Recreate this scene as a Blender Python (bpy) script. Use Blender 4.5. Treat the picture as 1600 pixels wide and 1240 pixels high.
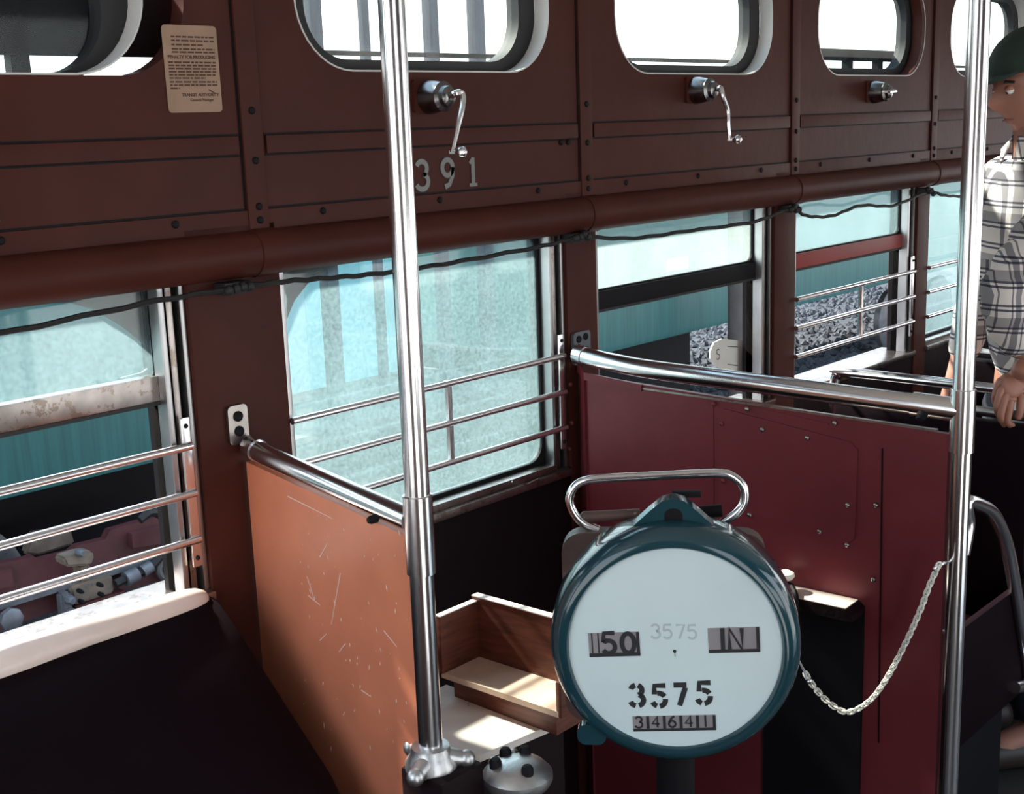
import bpy, bmesh, math, random
from mathutils import Vector as V, Matrix as M4
sc = bpy.context.scene
for o in list(bpy.data.objects): bpy.data.objects.remove(o)
COL = sc.collection
random.seed(7)
# ------------------------------------------------------------------ camera
S = 1.15
yaw, pit, rol, F = 0.8265, 0.2111, -0.0358, 1977.2
CAM = V((-0.9072*S, -1.4362*S, 1.24+0.4028*S))
cf = V((math.sin(yaw)*math.cos(pit), math.cos(yaw)*math.cos(pit), -math.sin(pit)))
cr0 = V((math.cos(yaw), -math.sin(yaw), 0)); cu0 = cr0.cross(cf)
CR = cr0*math.cos(rol)+cu0*math.sin(rol); CU = -cr0*math.sin(rol)+cu0*math.cos(rol)
cam = bpy.data.cameras.new('camera'); camo = bpy.data.objects.new('camera', cam); COL.objects.link(camo)
cam.sensor_width = 36; cam.sensor_fit = 'HORIZONTAL'; cam.lens = F/1600*36; cam.clip_start = .02
m = M4.Identity(4)
for i in range(3): m[i][0], m[i][1], m[i][2], m[i][3] = CR[i], CU[i], -cf[i], CAM[i]
camo.matrix_world = m; sc.camera = camo
def ray(px, py): return CR*((px-800)/F)-CU*((py-620)/F)+cf
def at(px, py, ax, v):                      # photograph point on the plane x/y/z = v
    d = ray(px, py); return CAM+d*((v-CAM[ax])/d[ax])
def dep(px, py, t): return CAM+ray(px, py)*t
# ------------------------------------------------------------------ light
w = bpy.data.worlds.new('sky'); sc.world = w; w.use_nodes = True
nt = w.node_tree; bg = nt.nodes['Background']
tc = nt.nodes.new('ShaderNodeTexCoord'); sx = nt.nodes.new('ShaderNodeSeparateXYZ'); rp = nt.nodes.new('ShaderNodeValToRGB')
nt.links.new(tc.outputs['Generated'], sx.inputs[0]); nt.links.new(sx.outputs[2], rp.inputs[0]); nt.links.new(rp.outputs[0], bg.inputs[0])
rp.color_ramp.elements[0].position = 0; rp.color_ramp.elements[0].color = (.93, .95, .95, 1)
rp.color_ramp.elements[1].position = .7; rp.color_ramp.elements[1].color = (.55, .76, 1, 1)
bg.inputs[1].default_value = 2.8
sun = bpy.data.lights.new('sun', 'SUN'); sun.energy = 18; sun.angle = math.radians(2.4); sun.color = (1, .93, .82)
suno = bpy.data.objects.new('sun', sun); COL.objects.link(suno)
suno.rotation_euler = V((.115, -1, -.87)).to_track_quat('-Z', 'Y').to_euler(); suno.location = (0, 6, 8)
sc.view_settings.view_transform = 'Standard'; sc.view_settings.look = 'None'; sc.view_settings.gamma = 1
sc.view_settings.use_curve_mapping = False; sc.view_settings.exposure = 0.0
# ------------------------------------------------------------------ materials
MT = {}
def mat(name, col, rough=.5, metal=0., var=.12, scale=8, bump=0., bscale=60, wear=None, wscale=18, wth=.66, coat=0., spec=.5, streak=None):
    m = bpy.data.materials.new(name); m.use_nodes = True; n = m.node_tree.nodes; l = m.node_tree.links
    b = n['Principled BSDF']; b.inputs['Roughness'].default_value = rough; b.inputs['Metallic'].default_value = metal
    b.inputs['Coat Weight'].default_value = coat; b.inputs['Specular IOR Level'].default_value = spec
    t = n.new('ShaderNodeTexCoord'); nz = n.new('ShaderNodeTexNoise'); nz.inputs['Scale'].default_value = scale; nz.inputs['Detail'].default_value = 5
    mp = n.new('ShaderNodeMapping'); l.new(t.outputs['Object'], mp.inputs[0]); l.new(mp.outputs[0], nz.inputs[0])
    if streak: mp.inputs['Scale'].default_value = streak
    r = n.new('ShaderNodeValToRGB'); e = r.color_ramp.elements
    e[0].position = .3; e[1].position = .7
    e[0].color = (*[c*(1-var) for c in col], 1); e[1].color = (*[min(1, c*(1+var)) for c in col], 1)
    l.new(nz.outputs[0], r.inputs[0]); out = r.outputs[0]
    if wear:
        n2 = n.new('ShaderNodeTexNoise'); n2.inputs['Scale'].default_value = wscale; n2.inputs['Detail'].default_value = 8; n2.inputs['Roughness'].default_value = .7
        l.new(t.outputs['Object'], n2.inputs[0]); r2 = n.new('ShaderNodeValToRGB')
        r2.color_ramp.elements[0].position = wth; r2.color_ramp.elements[1].position = wth+.03
        l.new(n2.outputs[0], r2.inputs[0]); mx = n.new('ShaderNodeMix'); mx.data_type = 'RGBA'
        l.new(r2.outputs[0], mx.inputs[0]); l.new(out, mx.inputs[6]); mx.inputs[7].default_value = (*wear, 1); out = mx.outputs[2]
    l.new(out, b.inputs['Base Color'])
    if bump:
        n3 = n.new('ShaderNodeTexNoise'); n3.inputs['Scale'].default_value = bscale; n3.inputs['Detail'].default_value = 3
        l.new(t.outputs['Object'], n3.inputs[0]); bp = n.new('ShaderNodeBump'); bp.inputs['Strength'].default_value = bump; bp.inputs['Distance'].default_value = .004
        l.new(n3.outputs[0], bp.inputs['Height']); l.new(bp.outputs[0], b.inputs['Normal'])
    MT[name] = m; return m
mat('brown_paint', (.062, .0155, .0105), .48, spec=.14, bump=.25, bscale=25, wear=(.042, .012, .009), wscale=9, wth=.68)
mat('orange_paint', (.64, .205, .11), .42, bump=.2, bscale=18, wear=(.62, .40, .32), wscale=30, wth=.70)
mat('maroon_paint', (.16, .026, .033), .40, spec=.35, bump=.2, bscale=20, wear=(.36, .13, .08), wscale=24, wth=.71)
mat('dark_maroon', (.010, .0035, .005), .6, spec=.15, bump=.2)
mat('chrome', (.86, .84, .85), .2, 1, .04, bump=.03, bscale=40)
mat('worn_chrome', (.36, .32, .30), .3, 1, .2, 30, wear=(.25, .2, .17), wscale=40, wth=.55)
mat('bar_chrome', (.86, .83, .84), .26, 1, .04)
mat('sunlit_top', (.85, .70, .62), .30, bump=.15, bscale=20, coat=.3)  # pale tone with sunlight put into the colour
mat('scratch', (.78, .58, .50), .6)
mat('corner_grey', (.085, .08, .08), .6)  # dark grey of the window corner plates
mat('gun_metal', (.22, .21, .21), .25, 1)
mat('chain_metal', (.95, .90, .82), .4, .2)
mat('alu', (.46, .45, .45), .34, 1, .1, 20)
mat('cast_alu', (.66, .65, .64), .4, 1, .15, 30, bump=.3)
mat('black', (.008, .007, .009), .6, spec=.15)
mat('rubber', (.02, .019, .021), .7)
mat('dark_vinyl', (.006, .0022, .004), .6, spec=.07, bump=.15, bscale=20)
mat('leather', (.10, .055, .045), .45, var=.3, scale=14, wear=(.3, .26, .25), wscale=30, wth=.62, bump=.4)
mat('reg_green', (.013, .052, .068), .16, 0, .15, coat=.6, bump=.15, bscale=20)
mat('dial_white', (.70, .82, .83), .35, 0, .05, 6, wear=(.5, .58, .6), wscale=60, wth=.76)
mat('ink', (.02, .019, .022), .6)
mat('faint_ink', (.52, .60, .60), .6)
mat('drum', (.30, .27, .28), .5)
mat('number_grey', (.20, .19, .18), .5)
mat('paper', (.34, .215, .145), .7, var=.12, scale=20)
mat('paper_ink', (.09, .04, .03), .8)
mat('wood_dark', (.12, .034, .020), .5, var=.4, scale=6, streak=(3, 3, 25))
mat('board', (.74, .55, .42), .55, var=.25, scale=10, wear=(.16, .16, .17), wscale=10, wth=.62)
mat('board_pale', (.78, .70, .65), .5, var=.15, scale=12, wear=(.3, .3, .33), wscale=14, wth=.66)
mat('white_knob', (.85, .82, .76), .4)
mat('reveal_white', (.62, .60, .58), .4)
mat('teal', (.02, .10, .098), .4, var=.2, scale=3, streak=(14, 14, .6), wear=(.12, .30, .30), wscale=22, wth=.70)
mat('teal_pale', (.07, .38, .38), .5, var=.15, scale=2)
mat('teal_board', (.27, .58, .62), .6, var=.15, scale=3)
mat('truck_maroon', (.07, .018, .021), .55, var=.25, scale=10)
mat('steel_grey', (.13, .135, .15), .45, .3, .2, 20)
mat('rust_beige', (.17, .13, .10), .6, var=.3, scale=12, wear=(.12, .10, .09), wscale=14, wth=.60)
mat('pavement', (.5, .48, .45), .9, bump=.2)
mat('timber_grey', (.04, .042, .055), .8, var=.25, scale=6, streak=(12, 12, 1))
mat('concrete', (.085, .075, .07), .9, var=.15, bump=.4)
mat('ballast', (.034, .042, .056), .95, var=.5, scale=5, bump=.8, bscale=18)
mat('stone', (.045, .055, .072), .9, var=.4, scale=4)
mat('floor_lino', (.03, .026, .026), .6)
mat('ceiling_paint', (.78, .72, .66), .6)
mat('skin', (.36, .155, .105), .5, var=.1, bump=.2)
mat('cap_green', (.014, .028, .020), .8, bump=.3)
mat('hair', (.02, .013, .01), .6)
mat('denim', (.014, .018, .03), .8, bump=.3)
mat('shoe', (.03, .02, .015), .5)
mat('cable_black', (.010, .009, .010), .6, bump=.4)
mat('red_trim', (.30, .03, .025), .5)
mat('seat_brown', (.12, .035, .03), .5, bump=.2)
def glassmat(name, haze, dust, speck=.12):
    m = bpy.data.materials.new(name); m.use_nodes = True; n = m.node_tree.nodes; l = m.node_tree.links; n.clear()
    o = n.new('ShaderNodeOutputMaterial'); tr = n.new('ShaderNodeBsdfTransparent'); tr.inputs[0].default_value = (.93, .98, .97, 1)
    tl = n.new('ShaderNodeBsdfTranslucent'); tl.inputs[0].default_value = (*dust, 1)
    df = n.new('ShaderNodeBsdfDiffuse'); df.inputs[0].default_value = (*[c*.6 for c in dust], 1)
    m0 = n.new('ShaderNodeMixShader'); m0.inputs[0].default_value = .25; l.new(tl.outputs[0], m0.inputs[1]); l.new(df.outputs[0], m0.inputs[2])
    t = n.new('ShaderNodeTexCoord'); nz = n.new('ShaderNodeTexNoise'); nz.inputs['Scale'].default_value = 7; nz.inputs['Detail'].default_value = 8
    n2 = n.new('ShaderNodeTexNoise'); n2.inputs['Scale'].default_value = 160; n2.inputs['Detail'].default_value = 2
    l.new(t.outputs['Object'], nz.inputs[0]); l.new(t.outputs['Object'], n2.inputs[0])
    a = n.new('ShaderNodeMath'); a.operation = 'MULTIPLY_ADD'; l.new(nz.outputs[0], a.inputs[0]); a.inputs[1].default_value = haze*.8; a.inputs[2].default_value = haze*.6-speck*.5
    b = n.new('ShaderNodeMath'); b.operation = 'MULTIPLY_ADD'; b.use_clamp = True; l.new(n2.outputs[0], b.inputs[0]); b.inputs[1].default_value = speck; l.new(a.outputs[0], b.inputs[2])
    m1 = n.new('ShaderNodeMixShader'); l.new(b.outputs[0], m1.inputs[0]); l.new(tr.outputs[0], m1.inputs[1]); l.new(m0.outputs[0], m1.inputs[2])
    gl = n.new('ShaderNodeBsdfGlossy'); gl.inputs[1].default_value = .05; m2 = n.new('ShaderNodeMixShader'); m2.inputs[0].default_value = .04 if haze > .03 else .012
    l.new(m1.outputs[0], m2.inputs[1]); l.new(gl.outputs[0], m2.inputs[2]); l.new(m2.outputs[0], o.inputs[0]); MT[name] = m
glassmat('glass_dusty', .085, (.62, .88, .95), .10)
glassmat('glass_hazy', .095, (.62, .90, .95), .13)
glassmat('glass_clear', .015, (.9, .9, .9), .01)
glassmat('glass_milky', .16, (.80, .94, .92), .10)
# plaid shirt
def plaid():
    m = bpy.data.materials.new('plaid'); m.use_nodes = True; n = m.node_tree.nodes; l = m.node_tree.links; b = n['Principled BSDF']; b.inputs['Roughness'].default_value = .85
    t = n.new('ShaderNodeTexCoord'); s = n.new('ShaderNodeSeparateXYZ'); l.new(t.outputs['Object'], s.inputs[0])
    def band(src, freq, lo, off=0.):
        a = n.new('ShaderNodeMath'); a.operation = 'MULTIPLY_ADD'; l.new(src, a.inputs[0]); a.inputs[1].default_value = freq; a.inputs[2].default_value = off
        f = n.new('ShaderNodeMath'); f.operation = 'FRACT'; l.new(a.outputs[0], f.inputs[0])
        g = n.new('ShaderNodeMath'); g.operation = 'LESS_THAN'; l.new(f.outputs[0], g.inputs[0]); g.inputs[1].default_value = lo; return g.outputs[0]
    d = n.new('ShaderNodeMath'); d.operation = 'SUBTRACT'; l.new(s.outputs[0], d.inputs[0]); l.new(s.outputs[1], d.inputs[1])
    cur = None
    for src, fr, lo, off, k in ((d.outputs[0], 13, .24, 0, .45), (d.outputs[0], 26, .12, .3, .5), (s.outputs[2], 19, .10, 0, .65), (s.outputs[2], 19, .10, .2, .65), (s.outputs[2], 9.5, .22, .45, .3)):
        mk = n.new('ShaderNodeMix'); mk.data_type = 'RGBA'; mk.blend_type = 'MULTIPLY'
        g = n.new('ShaderNodeMath'); g.operation = 'MULTIPLY'; l.new(band(src, fr, lo, off), g.inputs[0]); g.inputs[1].default_value = k+.25; l.new(g.outputs[0], mk.inputs[0])
        if cur is None: mk.inputs[6].default_value = (.80, .72, .66, 1)
        else: l.new(cur, mk.inputs[6])
        mk.inputs[7].default_value = (.035, .045, .11, 1); cur = mk.outputs[2]
    l.new(cur, b.inputs['Base Color']); MT['plaid'] = m
plaid()
# ------------------------------------------------------------------ builders
class B:
    def __init__(s): s.b = bmesh.new()
    def box(s, lo, hi, bev=0., mtx=None):
        lo, hi = V(lo), V(hi); c = (lo+hi)/2; d = hi-lo
        r = bmesh.ops.create_cube(s.b, size=1, matrix=M4.Translation(c) @ M4.Diagonal((*d, 1)))
        vs = r['verts']
        if bev:
            es = {e for v in vs for e in v.link_edges}
            q = bmesh.ops.bevel(s.b, geom=list(es), offset=bev, segments=2, affect='EDGES', profile=.7); vs = list({*[v for v in vs if v.is_valid], *q['verts']})
        if mtx is not None: bmesh.ops.transform(s.b, matrix=mtx, verts=[v for v in vs if v.is_valid])
        return s
    def tube(s, pts, r, n=10, cap=True, closed=False):
        pts = [V(p) for p in pts]; k = len(pts); rs = r if isinstance(r, (list, tuple)) else [r]*k
        rings = []; up = None
        for i, p in enumerate(pts):
            a = pts[(i-1) % k] if (i or closed) else p; c = pts[(i+1) % k] if (i < k-1 or closed) else p
            t = (c-a).normalized()
            if up is None: up = t.orthogonal().normalized()
            up = (up-t*up.dot(t)); up = up.normalized() if up.length > 1e-6 else t.orthogonal().normalized()
            q = t.cross(up)
            rings.append([s.b.verts.new(p+(up*math.cos(2*math.pi*j/n)+q*math.sin(2*math.pi*j/n))*rs[i]) for j in range(n)])
        for i in range(k if closed else k-1):
            A, C = rings[i], rings[(i+1) % k]
            for j in range(n): s.b.faces.new((A[j], A[(j+1) % n], C[(j+1) % n], C[j]))
        if cap and not closed: s.b.faces.new(rings[0][::-1]); s.b.faces.new(rings[-1])
        return s
    def lathe(s, prof, o, ax, n=32, cap=True):     # prof: (radius, offset along axis)
        o, ax = V(o), V(ax).normalized(); u = ax.orthogonal().normalized(); q = ax.cross(u); rings = []
        for r, d in prof:
            if r < 1e-5: rings.append([s.b.verts.new(o+ax*d)])
            else: rings.append([s.b.verts.new(o+ax*d+(u*math.cos(2*math.pi*j/n)+q*math.sin(2*math.pi*j/n))*r) for j in range(n)])
        for A, C in zip(rings, rings[1:]):
            for j in range(n):
                k = (j+1) % n
                f = [A[j % len(A)], A[k % len(A)], C[k % len(C)], C[j % len(C)]]; f = list(dict.fromkeys(f))
                if len(f) > 2: s.b.faces.new(f)
        for R, fl in ((rings[0], 1), (rings[-1], 0)):
            if cap and len(R) > 1: s.b.faces.new(R[::-1] if fl else R)
        return s
    def prism(s, pts, d):                          # polygon of 3-D points pushed along d
        d = V(d); A = [s.b.verts.new(V(p)) for p in pts]; C = [s.b.verts.new(V(p)+d) for p in pts]; n = len(A)
        s.b.faces.new(A[::-1]); s.b.faces.new(C)
        for i in range(n): s.b.faces.new((A[i], A[(i+1) % n], C[(i+1) % n], C[i]))
        return s
    def sweep(s, prof, p0, p1, nz=1):              # open/closed profile list of offsets, extruded p0->p1
        return s.prism([V(p0)+V(q) for q in prof], V(p1)-V(p0))
    def ball(s, c, r, seg=12, sc_=(1, 1, 1)):
        bmesh.ops.create_uvsphere(s.b, u_segments=seg, v_segments=max(6, seg*2//3), radius=r, matrix=M4.Translation(V(c)) @ M4.Diagonal((*sc_, 1))); return s
    def done(s, name, m, parent=None, smooth=True, **kw):
        bmesh.ops.recalc_face_normals(s.b, faces=s.b.faces[:])
        me = bpy.data.meshes.new(name); s.b.to_mesh(me); s.b.free()
        return link(name, me, m, parent, smooth, **kw)
def link(name, me, m, parent=None, smooth=True, **kw):
    if m: me.materials.clear(); me.materials.append(MT[m] if isinstance(m, str) else m)
    if smooth and len(me.polygons):
        me.polygons.foreach_set('use_smooth', [True]*len(me.polygons))
        try: me.set_sharp_from_angle(angle=math.radians(38))
        except Exception: pass
    o = bpy.data.objects.new(name, me); COL.objects.link(o); adopt(o, parent); tag(o, **kw); return o
def adopt(o, parent):
    if parent is not None:
        o.parent = parent; o.matrix_parent_inverse = wm(parent).inverted()
def wm(o):
    mm = o.matrix_basis.copy()
    return (wm(o.parent) @ o.matrix_parent_inverse @ mm) if o.parent else mm
def tag(o, label=None, cat=None, group=None, kind=None):
    for k, v in (('label', label), ('category', cat), ('group', group), ('kind', kind)):
        if v: o[k] = v
def thing(name, loc, label=None, cat=None, group=None, kind=None):
    o = bpy.data.objects.new(name, None); o.location = loc; o.empty_display_size = .05; COL.objects.link(o); tag(o, label, cat, group, kind); return o
def share(name, src, mtx, parent):                 # copy of an object with the same mesh data
    c = src.copy(); c.name = name; COL.objects.link(c); c.parent = None; c.matrix_parent_inverse = M4.Identity(4); c.matrix_basis = mtx; adopt(c, parent)
    for k in ('label', 'category'):
        if k in c: del c[k]
    return c
def rrect(x0, z0, x1, z1, r, n=6):
    P = []
    for cx, cz, a in ((x1-r, z0+r, -90), (x1-r, z1-r, 0), (x0+r, z1-r, 90), (x0+r, z0+r, 180)):
        for i in range(n+1):
            t = math.radians(a+90*i/n); P.append((cx+r*math.cos(t), cz+r*math.sin(t)))
    return P
def plate(name, outline, holes, y0, y1, m, parent, xf=None, **kw):   # (x,z) outlines, filled with holes, between y0 and y1
    cu = bpy.data.curves.new(name, 'CURVE'); cu.dimensions = '2D'; cu.fill_mode = 'BOTH'; cu.extrude = abs(y1-y0)/2
    for P in [outline]+holes:
        sp = cu.splines.new('POLY'); sp.points.add(len(P)-1); sp.use_cyclic_u = True
        for q, p in zip(sp.points, P): q.co = (p[0], p[1], 0, 1)
    t = bpy.data.objects.new('tmp', cu); COL.objects.link(t); dg = bpy.context.evaluated_depsgraph_get(); dg.update()
    me = bpy.data.meshes.new_from_object(t.evaluated_get(dg)); bpy.data.objects.remove(t); bpy.data.curves.remove(cu)
    X = M4(((1, 0, 0, 0), (0, 0, -1, (y0+y1)/2), (0, 1, 0, 0), (0, 0, 0, 1)))
    me.transform((xf or M4.Identity(4)) @ X); me.name = name
    return link(name, me, m, parent, True, **kw)
def arc(c, r, a0, a1, n, u, v): return [V(c)+V(u)*r*math.cos(math.radians(a0+(a1-a0)*i/n))+V(v)*r*math.sin(math.radians(a0+(a1-a0)*i/n)) for i in range(n+1)]
def spline(P, k=6):                                # Catmull-Rom through points
    P = [V(p) for p in P]; Q = [P[0]*2-P[1]]+P+[P[-1]*2-P[-2]]; out = []
    for i in range(1, len(Q)-2):
        a, b, c, d = Q[i-1:i+3]
        for j in range(k):
            t = j/k; out.append(.5*((2*b)+(c-a)*t+(2*a-5*b+4*c-d)*t*t+(3*b-a-3*c+d)*t**3))
    out.append(P[-1]); return out
# strokes for painted lettering: polylines on a 1 x 1.5 box
def _a(cx, cy, rx, ry, a0, a1, n=12): return [(cx+rx*math.cos(math.radians(a0+(a1-a0)*i/n)), cy+ry*math.sin(math.radians(a0+(a1-a0)*i/n))) for i in range(n+1)]
GL = {'0': [_a(.5, .75, .42, .7, 0, 360, 20)], '1': [[(.5, 0), (.5, 1.5)]],
      '3': [_a(.45, 1.1, .38, .36, 160, -80)+_a(.45, .4, .45, .4, 80, -160)],
      '4': [[(.72, 0), (.72, 1.5), (.08, .48), (.98, .48)]], '5': [[(.9, 1.45), (.2, 1.45), (.13, .85)]+_a(.47, .46, .43, .46, 125, -150)],
      '6': [[(.8, 1.45), (.45, 1.2), (.15, .7)]+_a(.5, .42, .4, .42, 170, 530, 18)], '7': [[(.08, 1.45), (.92, 1.45), (.38, 0)]],
      '9': [_a(.5, 1.05, .4, .42, 0, 360, 16), [(.9, 1.05), (.85, .6), (.6, .15), (.25, .02)]],
      'I': [[(.5, 0), (.5, 1.5)]], 'N': [[(.1, 0), (.1, 1.5), (.9, 0), (.9, 1.5)]], 'S': [_a(.5, 1.12, .38, .36, 30, 270)+_a(.5, .38, .4, .38, 90, -150)],
      '3s': [_a(.45, 1.1, .36, .36, 165, 100, 5), _a(.45, 1.1, .36, .36, 70, -70, 7), _a(.45, .4, .43, .4, 70, -75, 8), _a(.45, .4, .43, .4, -105, -165, 5)],
      '5s': [[(.95, 1.45), (.22, 1.45), (.2, .85)], _a(.47, .46, .43, .46, 100, 30, 6), _a(.47, .46, .43, .46, 5, -85, 7), _a(.47, .46, .43, .46, -110, -160, 5)],
      '7s': [[(.06, 1.45), (.9, 1.45)], [(.82, 1.25), (.38, 0)]]}
def ribbon(b, P, wd, o, u, v, n, h, th):
    pts = [V(o)+V(u)*p[0]*h/1.5+V(v)*p[1]*h/1.5 for p in P]; L, Rr = [], []
    for i, p in enumerate(pts):
        t = (pts[min(i+1, len(pts)-1)]-pts[max(i-1, 0)]).normalized(); s = V(n).cross(t).normalized()*wd/2
        L.append(p+s); Rr.append(p-s)
    lo = [[b.b.verts.new(q) for q in X] for X in (L, Rr)]; hi = [[b.b.verts.new(q+V(n)*th) for q in X] for X in (L, Rr)]
    for i in range(len(pts)-1):
        b.b.faces.new((hi[0][i], hi[1][i], hi[1][i+1], hi[0][i+1]))
        b.b.faces.new((lo[0][i], lo[0][i+1], hi[0][i+1], hi[0][i])); b.b.faces.new((lo[1][i], hi[1][i], hi[1][i+1], lo[1][i+1]))
    for i in (0, -1): b.b.faces.new((lo[0][i], hi[0][i], hi[1][i], lo[1][i]))
def glyph(name, g, o, u, v, n, h, wd, m, parent, th=.0008, **kw):
    b = B()
    for P in GL[g]: ribbon(b, P, wd, o, u, v, n, h, th)
    return b.done(name, m, parent, False, **kw)
X, Y, Z = V((1, 0, 0)), V((0, 1, 0)), V((0, 0, 1))
# ------------------------------------------------------------------ car shell
XL, XR, YF, ZC, FZ = -1.4, 5.2, -2.45, 2.32, .0
B().box((XL, YF, FZ-.08), (XR, .10, FZ)).done('floor', 'floor_lino', None, False, kind='structure')
B().box((XL, YF-.05, ZC), (XR, .12, ZC+.06)).done('ceiling', 'ceiling_paint', None, False, kind='structure')
STRIP = [-1.39, -.65, .172, .995, 1.825, 2.63, 3.45, 4.27, 5.09]
PL = [-1.395, -.765, .030, .923, 1.732, 2.54, 3.36, 4.18, 5.0]       # pillars between the lower windows
PR = [-1.30, -.615, .205, 1.020, 1.835, 2.620, 3.44, 4.26, 5.08]
# far side of the car, behind the camera: wide window openings
hol = [rrect(-1.3, .12, -.35, 2.12, .05), rrect(-.15, 1.0, .75, 1.42, .05), rrect(.95, .12, 2.35, 2.12, .05)]+[rrect(2.55+i*.85, 1.0, 2.55+i*.85+.66, 1.5, .05) for i in range(3)]+[rrect(2.55+i*.85, 1.8, 2.55+i*.85+.66, 2.06, .11) for i in range(3)]
plate('wall_front', [(XL, FZ), (XR, FZ), (XR, ZC), (XL, ZC)], hol, YF-.05, YF, 'brown_paint', None, kind='structure')
EX = M4.Rotation(math.radians(90), 4, 'Z')
for nm, xx, hl in (('wall_left', XL, [rrect(-1.25, .85, -.10, 2.2, .1)]), ('wall_right', XR, [rrect(YF+.3, .9, -.3, 1.9, .1)])):
    plate(nm, [(YF, FZ), (.05, FZ), (.05, ZC), (YF, ZC)], hl, -.03, .03, 'brown_paint', None, xf=M4.Translation((xx, 0, 0)) @ EX, kind='structure')
# the window side
wall = thing('wall_back', (0, .05, 0), kind='structure')
SILL = 1.0
B().box((XL, .0, FZ), (XR, .075, SILL-.015)).done('lower_panel', 'dark_maroon', wall, False)
for a, c in zip(PR[:-1], PL[1:]): B().box((a, -.012, SILL-.016), (c, .10, SILL), .004).done('sill', 'worn_chrome', wall)
for a, c in zip(PL, PR): B().box((a, -.004, FZ), (c, .085, 1.57), .004).done('pillar', 'brown_paint', wall)
B().box((XL, .035, 1.50), (XR, .10, 1.57)).done('header', 'brown_paint', wall, False)
ZT = 2.30
SD = {1: -.068, 4: .02}
screw = B().lathe([(.006, 0), (.006, .0015), (.004, .0035), (0, .004)], (0, 0, 0), (0, -1, 0), 10).done('screw', 'black', wall)
screw.location = (STRIP[0], -.0065, 1.9); screw.matrix_parent_inverse = wm(wall).inverted()
def scr(x, z, y): share('screw', screw, M4.Translation((x, y, z)), wall)
for i in range(len(STRIP)-1):
    a, c = STRIP[i], STRIP[i+1]; mid = (a+c)/2
    hw = .31; zo = -.008 if i == 1 else 0; hole = rrect(mid+SD.get(i, 0)-hw, 1.80+zo, mid+hw, 2.06, .115, 10)
    plate('panel', [(a+.001, 1.555), (c-.001, 1.555), (c-.001, ZT), (a+.001, ZT)], [hole], .0, .03, 'brown_paint', wall)
    # pressed stiffening bands
    B().box((a+.026, -.005, 1.674), (c-.026, .002, 1.702), .002).done('molding', 'brown_paint', wall)
    B().box((a+.002, -.004, 1.556), (c-.002, .002, 1.588), .0015).done('molding', 'brown_paint', wall)
    B().box((a+.024, -.0012, 1.5885), (c-.024, .001, 1.5915)).done('seam', 'black', wall, False)
    B().box((a+.024, -.0012, 1.7025), (c-.024, .001, 1.7055)).done('seam', 'black', wall, False)
    B().box((a+.024, -.0012, 1.6705), (c-.024, .001, 1.6735)).done('seam', 'black', wall, False)
    # half-round header roll
    P = [(0, .02, 1.557)]+[(0, -.004-.034*math.sin(math.radians(180*k/12)), 1.521+.036*math.cos(math.radians(180*k/12))) for k in range(13)]+[(0, .03, 1.485)]
    B().sweep(P, (a+.02, 0, 0), (c-.02, 0, 0)).done('roll', 'brown_paint', wall)
    for k in range(3): scr(a+.13+k*.27, 1.577, -.0042)
for a in STRIP:
    B().box((a-.019, -.006, 1.557), (a+.019, .002, ZT), .0012).done('cover_strip', 'brown_paint', wall)
    for s in (-1, 1): B().box((a+s*.0205-.0018, -.0015, 1.557), (a+s*.0205+.0018, .001, ZT)).done('seam', 'black', wall, False)
    P = [(0, -.004-.036*math.sin(math.radians(180*k/12)), 1.521+.038*math.cos(math.radians(180*k/12))) for k in range(13)]
    B().sweep(P, (a-.02, 0, 0), (a+.02, 0, 0)).done('roll_joint', 'brown_paint', wall)
    for z in (1.572, 1.593, 1.664, 1.74): scr(a+.001, z, -.0062)
for s in (-1, 1): scr(.93+s*.011, 1.667, -.0015)
# painted fleet number on the panel
nb = [('3', .519), ('9', .582), ('1', .648)]
for g, x in nb:
    o = V((x, -.0006, 1.598))
    glyph('digit', g, o, X, Z, -Y, .050, .0125, 'ink', wall, .0004, label='dark outline of the painted number')
    glyph('digit', g, o+V((0, -.0005, 0)), X, Z, -Y, .050, .0088, 'number_grey', wall, .0004)
for dx, z in ((0, 1.598), ):
    b = B(); ribbon(b, [(.2, .02), (.8, .02)], .006, V((.648, -.0006, z)), X, Z, -Y, .05, .0008); ribbon(b, [(.25, 1.2), (.5, 1.48)], .006, V((.648, -.0006, z)), X, Z, -Y, .05, .0008); b.done('serif', 'number_grey', wall, False)
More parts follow.
